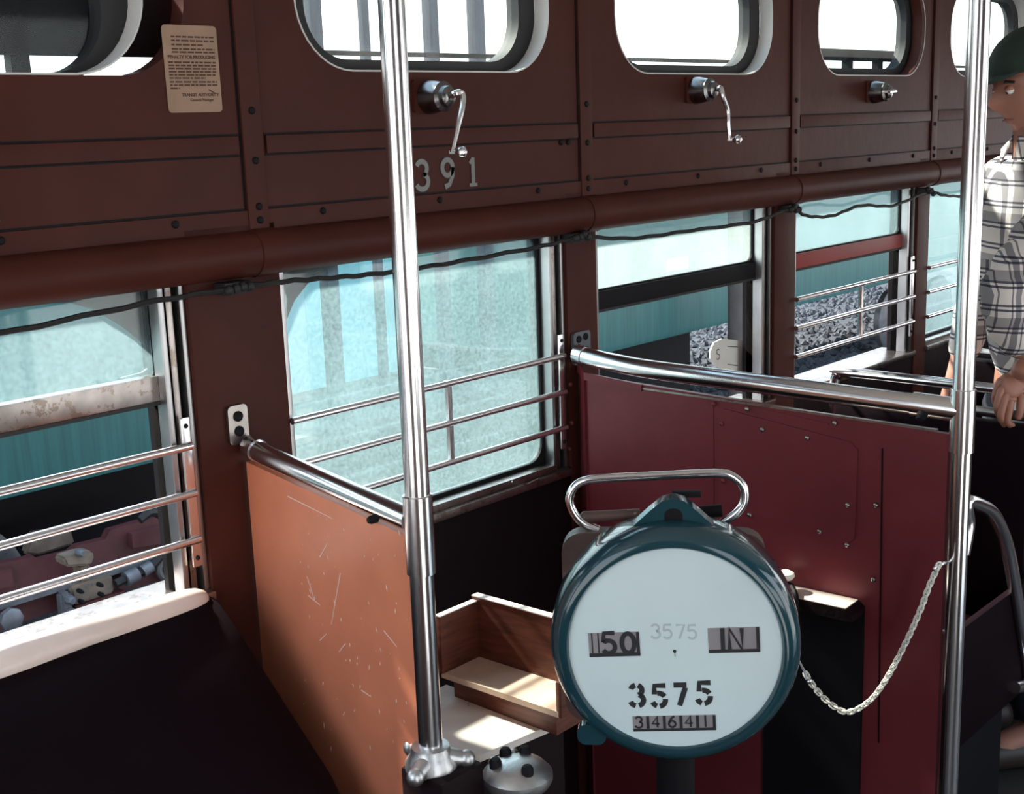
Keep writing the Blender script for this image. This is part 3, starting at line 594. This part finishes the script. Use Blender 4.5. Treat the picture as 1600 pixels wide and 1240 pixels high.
for k in range(5): b.prism([RP(a.x+W5*(k+.82), a.y, 0), RP(a.x+W5*(k+1), a.y, 0), RP(a.x+W5*(k+1), c.y, 0), RP(a.x+W5*(k+.82), c.y, 0)], fx*.0008)
b.done('drum_gap', 'ink', rg, False)
for k, g in enumerate('34641'): glyph('total_digit', g, RP(a.x+W5*k+.003, a.y+.0055, .0003), rx, UZ, fx, .0165, .0024, 'number_grey' if k else 'number_grey', rg) if False else glyph('total_digit', g, RP(a.x+W5*k+.003, a.y+.0055, .0003), rx, UZ, fx, .0165, .0026, 'ink', rg)
B().lathe([(.0022, 0), (.0022, .001), (0, .0012)], RP(0, -.003, -.0008), fx, 10).done('dial_screw', 'ink', rg)
B().prism([RP(-.0006, -.003, -.0006), RP(.0006, -.003, -.0006), RP(.0003, -.0105, -.0006), RP(-.0003, -.0105, -.0006)], fx*.0006).done('pointer', 'ink', rg, False)
rx = rx0; RP = lambda a, b_, d=0.: FC+rx*a+Z*b_+fx*d
# mounting board with chrome loop handle behind the case
B().prism([RP(a, b_, -.135) for a, b_ in rrect(-.158, -.16, .128, .128, .03)], fx*.030).done('mount_board', 'leather', rg)
def rp(px, py, d=-.118): 
    r_ = ray(px, py); o = FC+fx*d; return CAM+r_*((o-CAM).dot(fx)/r_.dot(fx))
lp = [rp(*p) for p in ((935, 828), (912, 818), (896, 800), (890, 779), (898, 760), (916, 750), (945, 747), (1030, 743), (1118, 739), (1144, 744), (1161, 760), (1163, 782), (1152, 800), (1132, 815), (1118, 822))]
B().tube(spline(lp, 6), .0062, 12).done('loop_handle', 'chrome', rg)
B().tube([rp(915, 807, -.125), rp(1000, 803, -.125)], .008, 10).ball(rp(915, 807, -.125), .0085, 10).done('cross_bar', 'leather', rg)
B().tube([rp(1070, 802, -.125), rp(1128, 797, -.125)], .009, 10).done('cross_bar', 'black', rg)
# slim lever with a ball end at the right of the case
B().tube([rp(1245, 1025, -.05), rp(1264, 1064, -.03)], .0016, 6).ball(rp(1264, 1064, -.03), .004, 8).done('trip_lever', 'chrome', rg)
# stand that carries the register
sb = FC-fx*.085
B().tube([(sb.x, sb.y, FZ), (sb.x, sb.y, FC.z-.15)], .028, 16).lathe([(.11, 0), (.11, .012), (.04, .03)], (sb.x, sb.y, FZ), Z, 24).done('stand', 'black', rg)
# ------------------------------------------------------------------ bench under the first window
bn = thing('bench', (-.55, -.2, FZ), 'dark bench back at lower left, its slope shaped as the shadow on the orange partition, its rounded top roll in sun', 'bench')
P = [(0, -.008, .05), (0, -.008, 1.0), (0, -.05, 1.012), (0, -.078, 1.008), (0, -.140, .960), (0, -.345, .80), (0, -.49, .62), (0, -.50, .05)]  # front sloped out so the bench imitates the shadow on the orange partition
b = B(); rings = []
for x in (-1.34, -1.0, -.5, -.2, -.06, -.03, -.012, -.006):
    s_ = 1 if x < -.05 else 1-.35*((x+.05)/.05)**2*.3
    rings.append([b.b.verts.new((x, p[1] if p[1] > -.01 else p[1]*s_, p[2]*(.98+.02*s_))) for p in P])
for A_, C_ in zip(rings, rings[1:]):
    for j in range(len(P)): b.b.faces.new((A_[j], A_[(j+1) % len(P)], C_[(j+1) % len(P)], C_[j]))
b.b.faces.new(rings[0]); b.b.faces.new(rings[-1][::-1]); b.done('back_panel', 'dark_vinyl', bn)
pr_ = [(-1.34, .027), (-.9, .028), (-.5, .027), (-.32, .029), (-.22, .025), (-.12, .026), (-.07, .025), (-.045, .023), (-.028, .019), (-.016, .012), (-.011, .005)]
B().tube([V((x, -.048, 1.012+.003*math.sin(x*19))) for x, r in pr_], [r for x, r in pr_], 20).done('top_roll', 'sunlit_top', bn, label='rounded leather top roll, sunlight put into its pale colour')  # leather roll made pale, with the sun's brightness in its colour
# ------------------------------------------------------------------ passenger seats beyond the dark red partition
def seat(x, y0, y1, zt, label):
    t = thing('transit_seat', (x-.2, (y0+y1)/2, FZ), label, 'seat', 'cross seats beyond the partition')
    lp = [(x+.02, y0, zt-.16)]+[V((x+.02, y0, zt-.03))]+[V((x+.02, y0-.012, zt-.008)), V((x+.02, y0-.035, zt)), V((x+.02, y1+.035, zt)), V((x+.02, y1+.01, zt-.01)), V((x+.02, y1, zt-.035)), V((x+.02, y1, zt-.16))]
    B().tube(spline(lp, 5), .0135, 12).done('top_rail', 'chrome', t)
    B().box((x-.02, y1+.02, .50), (x+.04, y0-.02, zt-.075), .02).done('backrest', 'dark_vinyl', t)
    B().tube([(x+.01, y1+.04, zt-.055), (x+.01, y0-.03, zt-.055)], .012, 10).done('back_bar', 'alu', t)
    B().box((x-.40, y1+.01, .36), (x-.01, y0-.01, .48), .03).done('cushion', 'seat_brown', t)
    B().box((x-.37, y1+.05, FZ), (x-.03, y0-.03, .37)).done('base', 'black', t, False)
    return t
z1_ = at(1495, 607, 0, 1.92)
s1_ = seat(1.90, -.075, -.62, 1.045, 'first dark seat behind the dark red partition, its bright rail gripped by the hand')
B().tube(spline([V((1.42, -.64, .80)), V((1.44, -.64, .86))]+[at(p_, q_, 1, -.64) for p_, q_ in ((1510, 785), (1532, 789), (1552, 803), (1570, 840), (1582, 895), (1594, 970), (1606, 1060))]+[V((1.75, -.64, .38))], 6), .015, 12).done('arm_tube', 'chrome', s1_)
for v in s1_.children:
    pass
B().box((1.46, -.632, .34), (1.90, -.616, .62), .004).done('end_panel', 'dark_vinyl', s1_)
seat(2.72, -.075, -.70, 1.03, 'second dark seat beyond the partition, its rail end curving up behind the farther stanchion')
seat(3.54, -.075, -.70, 1.03, 'third dark seat beyond the partition, mostly hidden by the person')
# ------------------------------------------------------------------ outside
GZ = -.85
plate('ground', [(-14, 0), (30, 0), (30, 26), (-14, 26)], [], 0, .02, 'ballast', None, xf=M4(((1, 0, 0, 0), (0, 0, 1, .2), (0, 1, 0, GZ), (0, 0, 0, 1))) @ M4(((1, 0, 0, 0), (0, 0, 1, 0), (0, 1, 0, 0), (0, 0, 0, 1))) if False else M4.Translation((0, .2, GZ)) @ M4.Rotation(math.radians(-90), 4, 'X'), kind='structure')
plate('ground_2', [(-14, 0), (30, 0), (30, 16), (-14, 16)], [], 0, .02, 'pavement', None, xf=M4.Translation((0, -.1, GZ)) @ M4.Rotation(math.radians(90), 4, 'X'), kind='structure')
YA = 4.0
xa1 = at(405, 600, 1, YA).x; xb0 = at(897, 560, 1, YA).x
zA = at(61, 769, 1, YA).z; zB = (at(965, 555, 1, YA).z+at(1180, 490, 1, YA).z)/2
rs = random.Random(5); sv_, sf_ = [], []
OC = [(1, 0, .1), (.3, .95, -.1), (-.8, .55, .05), (-.75, -.6, -.05), (.35, -.9, .1), (.15, .1, .8), (-.2, .05, .72)]
OF = [(0, 1, 5), (1, 2, 6), (1, 6, 5), (2, 3, 6), (3, 4, 6), (4, 5, 6), (4, 0, 5)]
for k in range(4300):
    y = rs.uniform(3.2, 8.2); x = y*(rs.uniform(.75, 2.4) if k < 1500 else rs.uniform(1.45, 2.4))+rs.uniform(-.5, .5); s_ = rs.uniform(.025, .065)
    if xa1+.1 < x < xb0-.2 and y > 4.05: continue
    n0 = len(sv_); a_ = rs.uniform(0, 6.28); ca, sa = math.cos(a_), math.sin(a_); h_ = rs.uniform(.6, 1.1)
    for u_, v_, w_ in OC: u_ *= rs.uniform(.75, 1.2); sv_.append((x+(u_*ca-v_*sa)*s_, y+(u_*sa+v_*ca)*s_, GZ+(w_*h_+.12)*s_))
    sf_ += [tuple(n0+q for q in f_) for f_ in OF]
sm0 = bpy.data.meshes.new('ballast_stones'); sm0.from_pydata(sv_, [], sf_)
link('ballast_stones', sm0, 'stone', None, False, kind='stuff', label='grey ballast stones lying between the tracks', cat='stones')
def railcar(x0, x1, zb, label, m='teal'):
    t = thing('rail_car', ((x0+x1)/2, YA+1.2, GZ), label, 'railcar')
    B().box((x0, YA, zb), (x1, YA+2.3, 1.45), .05).done('body', m, t)
    B().box((x0+.05, YA+.05, 1.44), (x1-.05, YA+2.25, 1.62), .07).done('roof', 'teal_pale', t)
    B().box((x0, YA-.012, zb+.33), (x1, YA+.002, zb+.36)).done('rub_rail', m, t)
    B().box((x0+.2, YA+.5, GZ+.35 if x0 < 0 else GZ+.02), (x1-.2 if x0 < 0 else at(1078, 540, 1, 4.5).x, YA+1.8, zb+.02)).done('underframe', 'black', t, False)
    n = max(2, int((x1-x0)/4))
    for k in range(0 if x0 < 0 else 1, n):
        xc = x0+(x1-x0)*(k+.5)/n
        for s in (-.55, .55): B().lathe([(.33, 0), (.36, .02), (.33, .10), (.05, .12), (.05, .14)], (xc+s, YA+.42, GZ+.36), Y, 28).done('wheel', 'steel_grey', t)
    return t
ca = railcar(-5.5, xa1, zA, 'teal rail car with red truck gear beyond the leftmost window')
cb = railcar(xb0, xb0+13, zB, 'teal rail car with dark underside beyond the windows right of the dark red partition')
b = B(); rs2 = random.Random(9)
# truck gear of the near car
tk = thing('truck_frame', at(150, 900, 1, YA-.15), 'maroon truck frame with bolts, block and cable seen below the teal car at left', 'truck')
YT = YA-.12
def pp(name, px, y, d, m):
    b = B().prism([at(a, c, 1, y) for a, c in px], (0, d, 0))
    if name in ('cap_casting', 'casting_post', 'motor_lug', 'clamp', 'terminal_block', 'block_base'): bmesh.ops.bevel(b.b, geom=b.b.edges[:], offset=.012, segments=2, affect='EDGES')
    return b.done(name, m, tk, True)
pp('side_beam', [(-90, 900), (0, 880), (42, 872), (52, 868), (60, 874), (110, 862), (122, 852), (165, 842), (172, 828), (270, 800), (330, 790), (330, 850), (0, 940), (-90, 962)], YT+.06, .05, 'truck_maroon')
pp('flange', [(-90, 968), (0, 945), (330, 845), (330, 851), (0, 953), (-90, 976)], YT-.04, .10, 'steel_grey')
pp('lower_beam', [(-90, 976), (0, 953), (330, 852), (330, 885), (275, 902), (200, 920), (60, 962), (0, 985), (-90, 1010)], YT+.01, .05, 'truck_maroon')
pp('raised_pad', [(206, 834), (330, 802), (330, 838), (208, 856)], YT+.02, .05, 'truck_maroon')
pp('raised_pad', [(-90, 906), (18, 888), (22, 915), (-90, 940)], YT+.02, .05, 'truck_maroon')
pp('terminal_block', [(110, 917), (176, 897), (180, 926), (116, 946)], YT-.07, .06, 'rust_beige')
pp('block_base', [(117, 950), (200, 922), (203, 934), (122, 961)], YT-.09, .09, 'truck_maroon')
pp('clamp', [(95, 928), (112, 924), (117, 965), (100, 971)], YT-.09, .06, 'steel_grey')
pp('cap_casting', [(99, 872), (130, 862), (147, 861), (149, 876), (140, 884), (104, 886)], YT-.10, .10, 'rust_beige')
pp('casting_post', [(122, 882), (142, 880), (142, 908), (126, 910)], YT-.06, .07, 'rust_beige')
pp('motor_lug', [(50, 832), (112, 826), (118, 850), (60, 868), (40, 866)], YT+.30, .06, 'rust_beige')
for px, py, r in ((107, 936, .024), (108, 955, .022), (110, 968, .020), (15, 966, .055), (122, 862, .02), (122, 922, .011), (153, 912, .011), (155, 927, .011), (124, 938, .011)):
    B().lathe([(r, 0), (r, .03), (r*.6, .045), (0, .045)], at(px, py, 1, YT-.085), (0, -1, 0), 8).done('bolt', 'steel_grey' if r > .012 else 'black', tk)
c = at(258, 886, 1, YT); B().tube(arc(c-Y*.02, .05, 0, 345, 20, X, Z), .018, 8, closed=True).done('ring', 'steel_grey', tk)
B().tube(spline([at(p, q_, 1, YT-.08) for p, q_ in ((218, 812), (236, 800), (252, 806), (260, 825), (258, 850), (248, 872), (228, 890), (205, 900), (180, 912))], 6), .022, 8).done('hose', 'cable_black', tk)
B().tube([at(196, 905, 1, YT-.08), at(214, 896, 1, YT-.08)], .04, 10).tube([at(222, 893, 1, YT-.08), at(236, 884, 1, YT-.08)], .032, 10).done('hose_coupling', 'steel_grey', tk)
# wayside platform, posts and teal boarded wall between the two cars
zp = at(600, 640, 1, 4.3).z
pf = thing('platform', (5, 4.9, GZ), 'low grey platform slab beyond the second window', 'platform')
B().box((xa1+.25, 4.15, GZ), (xb0-.35, 6.2, zp), .02).done('slab', 'concrete', pf)
bw = thing('board_wall', (5, 6.0, zp), 'teal boarded wall behind the dark posts beyond the second window', 'wall')
x = xa1+.3
while x < xb0-.55:
    B().box((x, 5.2, zp), (x+.245, 5.24, 1.5), .004).done('board', 'teal_board', bw, False); x += .25
for px, top, bot, px2, wd in ((515, 420, 605, 535, .085), (595, 410, 590, 605, .05), (690, 390, 572, 705, .075), (760, 380, 555, 768, .085)):
    y_ = 4.35; p = at((px+px2)/2, bot, 1, y_)
    t = thing('post', (p.x, y_, zp), {515: 'dark timber post nearest the left edge of the second window', 595: 'thin dark post just left of the nearer stanchion, outside', 690: 'dark timber post just right of the nearer stanchion, outside', 760: 'dark timber post farthest right in the second window, outside'}[px], 'post')
    B().box((p.x-wd/2, y_-wd/2, zp), (p.x+wd/2, y_+wd/2, 2.9), .006).done('shaft', 'timber_grey', t)
    B().box((p.x-wd*.8, y_-wd*.8, zp), (p.x+wd*.8, y_+wd*.8, zp+.05), .006).done('foot', 'timber_grey', t)
# kerb beams on the ballast in front of the platform
for k, yk in enumerate((5.05,)): pass
rl_ = thing('rail', (3, 3.0, GZ), 'steel rail on the ballast beside the platform', 'rail')
B().box((-3, 3.02, GZ), (20, 3.09, GZ+.14), .01).done('web', 'steel_grey', rl_)
# things beyond the third window
sg = thing('lamp_pole', (0, 0, 0), 'pale pole standing before the teal car in the third window', 'pole'); c = at(1152, 470, 1, 3.6); sg.location = (c.x, 3.6, GZ)
bpy.context.view_layer.update()
B().tube([(c.x, 3.6, GZ), (c.x, 3.6, 1.9)], .075, 12).done('shaft', 'concrete', sg); B().box((c.x-.15, 3.45, GZ), (c.x+.15, 3.75, GZ+.12), .02).done('foot', 'concrete', sg)
for a_, b_ in (((1042, 405), (1076, 424)), ((1042, 430), (1076, 440))):
    B().prism([at(a_[0], a_[1], 1, YA-.004), at(b_[0], a_[1]-5, 1, YA-.004), at(b_[0], b_[1]-5, 1, YA-.004), at(a_[0], b_[1], 1, YA-.004)], (0, .003, 0)).done('orange_mark', mat('orange_mark', (.75, .22, .08), .5) if 'orange_mark' not in MT else 'orange_mark', cb, False)
sp_ = thing('sign_plate', at(1145, 555, 1, .075), 'white round-ended plate with a curved mark outside the third window', 'sign')
P = [at(a, c, 1, .075) for a, c in ((1176, 534), (1128, 529), (1116, 535), (1110, 548), (1110, 560), (1116, 570), (1130, 577), (1176, 582))]
B().prism(P, (0, .004, 0)).done('plate', 'white_knob', sp_, False)
for (a, c), (e_, f_) in (((1137, 541), (1153, 542)), ((1137, 569), (1153, 571))):
    p, q_ = at(a, c, 1, .0745), at(e_, f_, 1, .0745); B().prism([p-Z*.001, q_-Z*.001, q_+Z*.001, p+Z*.001], (0, .001, 0)).done('slot', 'timber_grey', sp_, False)
o = at(1119, 562, 1, .0748); glyph('mark', 'S', o, X, Z, -Y, .026, .0022, 'steel_grey', sp_, .0006)
# ------------------------------------------------------------------ the person
def skin(vs, es, root=0, sub=2):
    me = bpy.data.meshes.new('sk'); me.from_pydata([v[0] for v in vs], es, []); o = bpy.data.objects.new('sk', me); COL.objects.link(o)
    md = o.modifiers.new('s', 'SKIN'); md.use_smooth_shade = True
    for i, v in enumerate(vs):
        sv = me.skin_vertices[0].data[i]; sv.radius = v[1] if isinstance(v[1], tuple) else (v[1], v[1]); sv.use_root = (i == root)
    sd = o.modifiers.new('d', 'SUBSURF'); sd.levels = sub; sd.render_levels = sub
    dg = bpy.context.evaluated_depsgraph_get(); dg.update(); r = bpy.data.meshes.new_from_object(o.evaluated_get(dg)); bpy.data.objects.remove(o); return r
def chain(pr, base=0): return pr, [(base+i, base+i+1) for i in range(len(pr)-1)]
XP = 2.17
D = V((-.75, .66, 0)).normalized(); Lf = Z.cross(D).normalized()
HC = at(1619, 132, 0, XP); base = V((HC.x, HC.y, 0))-D*.03
pe = thing('person', (base.x, base.y, FZ), 'person in plaid shirt and dark cap at right edge, hand on seat rail', 'person')
W = lambda f, l, z: base+D*f+Lf*l+Z*z
zs = HC.z-.215                                       # shoulder height
RX = 1.92
RPt = at(1584, 634, 0, RX+.02)
shL = W(.0, .185, zs-.02); el = dep(1566, 462, (shL-CAM).dot(cf)-.06); wrL = at(1606, 573, 0, RX-.02)
tr0 = (RPt-CAM).dot(cf)
shR = W(0, -.185, zs-.02); elR = W(.02, -.25, zs-.31); wrR = W(.10, -.22, zs-.55)
hipz = zs-.52
body = [(W(-.02, 0, hipz), .10), (W(-.01, 0, hipz+.18), .10), (W(.0, 0, zs-.10), .13), (W(0, 0, zs), .085), (W(.02, 0, zs+.09), .058), (W(.035, 0, zs+.16), .058),
        (shL, .062), (el, .045), (wrL.lerp(el, .12), .030), (shR, .062), (elR, .043), (wrR, .028), (wrR+V((0, 0, -.09))+D*.02, .03),
        (W(-.02, .09, hipz-.06), .08), (W(.02, .10, .52), .062), (W(-.01, .10, .10), .042), (W(.13, .11, .045), .036),
        (W(-.02, -.09, hipz-.06), .08), (W(.02, -.10, .52), .062), (W(-.01, -.10, .10), .042), (W(.13, -.11, .045), .036)]
es = [(0, 1), (1, 2), (2, 3), (3, 4), (4, 5), (2, 6), (6, 7), (7, 8), (2, 9), (9, 10), (10, 11), (11, 12), (0, 13), (13, 14), (14, 15), (15, 16), (0, 17), (17, 18), (18, 19), (19, 20)]
bm = bmesh.new(); bm.from_mesh(skin(body, es))
# head with a face, turned and tilted down
hd_ = bmesh.ops.create_uvsphere(bm, u_segments=40, v_segments=30, radius=1)['verts']
def sm(x, c, w_): return math.exp(-((x-c)/w_)**2)
tilt = M4.Rotation(math.radians(14), 4, Lf)
for v in hd_:
    a, l, z = v.co.x, v.co.y, v.co.z               # a forward, l left
    X_, L_, Z_ = a*.098, l*.076, z*.120
    if z < 0: L_ *= 1-.22*(-z); X_ *= 1+.06*(-z) if a > 0 else 1-.30*(-z)
    if a > .2:
        X_ += .026*sm(Z_, -.020, .020)*sm(L_, 0, .013)                    # nose
        X_ += .012*sm(Z_, -.002, .018)*sm(L_, 0, .010)
        X_ += .006*sm(Z_, .026, .012)                                     # brow
        X_ -= .010*sm(Z_, .010, .011)*(sm(L_, .032, .015)+sm(L_, -.032, .015))
        X_ += .008*sm(Z_, -.056, .008)*sm(L_, 0, .022)+.007*sm(Z_, -.069, .008)*sm(L_, 0, .020)-.006*sm(Z_, -.0625, .004)*sm(L_, 0, .024)
        X_ += .012*sm(Z_, -.100, .018)*sm(L_, 0, .025)                    # chin
    p = tilt @ (D*X_+Lf*L_+Z*Z_); v.co = V(HC)+p
HP = lambda f, l, z: V(HC)+(tilt @ (D*f+Lf*l+Z*z))
for s in (-1, 1):                                    # ears
    e = bmesh.ops.create_uvsphere(bm, u_segments=12, v_segments=8, radius=1)['verts']
    for v in e: v.co = HP(-.008+v.co.x*.018, s*.076+v.co.y*.008, -.005+v.co.z*.032)
# left hand closed over the rail
rd = (V((RX+.02, -.1, 0))-V((RX+.02, -.6, 0))).normalized()
def hp(px, py, dt): return dep(px, py, tr0+dt)
kn_ = [hp(1562, 592, -.045), hp(1565, 606, -.052), hp(1571, 619, -.056), hp(1579, 630, -.056)]
md_ = [hp(1554, 622, -.035), hp(1557, 638, -.046), hp(1563, 651, -.052), hp(1573, 659, -.05)]
tp_ = [hp(1560, 645, .0), hp(1566, 660, -.010), hp(1573, 669, -.02), hp(1585, 668, -.03)]
pv = [(wrL.lerp(el, .06), .030), (hp(1594, 592, -.03), (.030, .022)), (hp(1578, 606, -.038), (.034, .020))]
bm.from_mesh(skin(pv+[(k, .011) for k in kn_], [(0, 1), (1, 2)]+[(2, 3+i) for i in range(4)], 0))
for i in range(4): bm.from_mesh(skin([(hp(1578, 606, -.038).lerp(kn_[i], .6), .010), (kn_[i], .0105), (md_[i], .0092), (md_[i].lerp(tp_[i], .6), .0085), (tp_[i], .0068)], [(0, 1), (1, 2), (2, 3), (3, 4)], 0))
th = [(hp(1590, 600, -.03), .012), (hp(1596, 622, -.05), .0115), (hp(1594, 642, -.05), .010), (hp(1590, 656, -.045), .008)]
bm.from_mesh(skin(th, [(0, 1), (1, 2), (2, 3)], 0))
for f_ in range(5):                                  # right hand, hanging relaxed
    o_ = wrR+V((0, 0, -.09))+D*.02; off = Lf*(.028-.014*f_)
    if f_ == 4: vs_ = [(o_+D*.02+V((0, 0, .03)), .010), (o_+D*.045+V((0, 0, -.005)), .009), (o_+D*.05+V((0, 0, -.04)), .007)]
    else: vs_ = [(o_+off*.7, .010), (o_+off+V((0, 0, -.045)), .0095), (o_+off+V((0, 0, -.075))+D*.006, .0085), (o_+off+V((0, 0, -.098))+D*.016, .007)]
    bm.from_mesh(skin(vs_, [(i, i+1) for i in range(len(vs_)-1)], 0))
me = bpy.data.meshes.new('body'); bm.to_mesh(me); bm.free(); link('body', me, 'skin', pe)
# face details
for s in (-1, 1):
    B().ball(HP(.083, s*.032, .010), .0115, 12).done('eye', 'white_knob', pe)
    B().ball(HP(.091, s*.032, .005), .0048, 8).done('iris', 'hair', pe)
    B().ball(HP(.0832, s*.032, .0125), .0122, 12, (1, 1, .8)).done('eyelid', 'skin', pe)
    B().tube([HP(.088, s*.016, .027), HP(.090, s*.032, .031), HP(.078, s*.05, .026)], .0035, 6).done('eyebrow', 'hair', pe)
B().tube([HP(.082, -.022, -.063), HP(.0985, 0, -.0625), HP(.082, .022, -.063)], .0022, 6).done('mouth', mat('lip', (.30, .10, .08), .5), pe)
b = B(); bmesh.ops.create_uvsphere(b.b, u_segments=24, v_segments=16, radius=1)
for v in b.b.verts: v.co = HP(-.018+v.co.x*.098, v.co.y*.082, .012+v.co.z*.115) if v.co.x < .25 else HP(-.018+v.co.x*.06, v.co.y*.082, .03+v.co.z*.09)
b.done('hair', 'hair', pe)
b = B(); bmesh.ops.create_uvsphere(b.b, u_segments=28, v_segments=18, radius=1)
bmesh.ops.delete(b.b, geom=[v for v in b.b.verts if v.co.z < -.02], context='VERTS')
for v in b.b.verts: v.co = HP(v.co.x*.110, v.co.y*.088, .045+v.co.z*.098)
cp_ = b.done('cap', 'cap_green', pe)
b = B(); n_ = 14; tp2 = [HP(.085+.075*math.sin(math.pi*i/n_), .085*math.cos(math.pi*i/n_), .046-.010*math.sin(math.pi*i/n_)) for i in range(n_+1)]
b.prism(tp2, (tilt @ Z)*.006).done('peak', 'cap_green', pe, True)
# shirt, trousers, shoes
sh_ = [(W(-.02, 0, hipz-.05), (.145, .130)), (W(-.01, 0, hipz+.18), (.150, .130)), (W(.0, 0, zs-.10), (.185, .155)), (W(0, 0, zs+.005), (.105, .095)), (W(.018, 0, zs+.075), .070),
       (shL, .082), (shL.lerp(el, .55)+D*.005, .070), (el, .068), (el.lerp(wrL, .45)+V((0, 0, -.008)), .058), (el.lerp(wrL, .80), .042), (shR, .082), (elR, .062), (wrR.lerp(elR, .15), .044)]
sm_ = skin(sh_, [(0, 1), (1, 2), (2, 3), (3, 4), (2, 5), (5, 6), (6, 7), (7, 8), (8, 9), (2, 10), (10, 11), (11, 12)], 0, 2)
for v in sm_.vertices:                                # folds
    c_ = v.co; k_ = math.sin(c_.z*95+c_.x*40+c_.y*55)*.004 if (c_-el).length < .2 else math.sin(c_.x*60-c_.y*70+c_.z*9)*.002
    v.co = c_+v.normal*k_
link('shirt', sm_, 'plaid', pe)
for s in (-1, 1):
    cN = W(.005, 0, zs+.095)
    B().prism([cN+D*.070+Lf*s*.012, cN+D*.092+Lf*s*.028+Z*-.075, cN+D*.060+Lf*s*.085+Z*-.035, cN-D*.03+Lf*s*.080+Z*.02, cN+Lf*s*.075+Z*.03], (D*.4+Lf*s*.5+Z*.2).normalized()*.004).done('collar', 'plaid', pe, False)
pk = W(.165, .075, zs-.20)
B().prism([pk+Lf*-.055, pk+Lf*.055-D*.022, pk+Lf*.055-D*.022-Z*.035, pk-Z*.052-D*.004, pk+Lf*-.055-Z*.035], D*.006).done('pocket_flap', 'plaid', pe, False)
tv = [(W(-.02, 0, hipz-.02), (.125, .115)), (W(-.02, .09, hipz-.10), .098), (W(.02, .10, .52), .082), (W(-.01, .10, .10), .066), (W(-.02, -.09, hipz-.10), .098), (W(.02, -.10, .52), .082), (W(-.01, -.10, .10), .066)]
link('trousers', skin(tv, [(0, 1), (1, 2), (2, 3), (0, 4), (4, 5), (5, 6)], 0, 2), 'denim', pe)
for s in (-1, 1): link('shoe', skin([(W(-.05, s*.105, .048), .046), (W(.06, s*.108, .046), .046), (W(.17, s*.112, .038), .036)], [(0, 1), (1, 2)], 0, 2), 'shoe', pe)
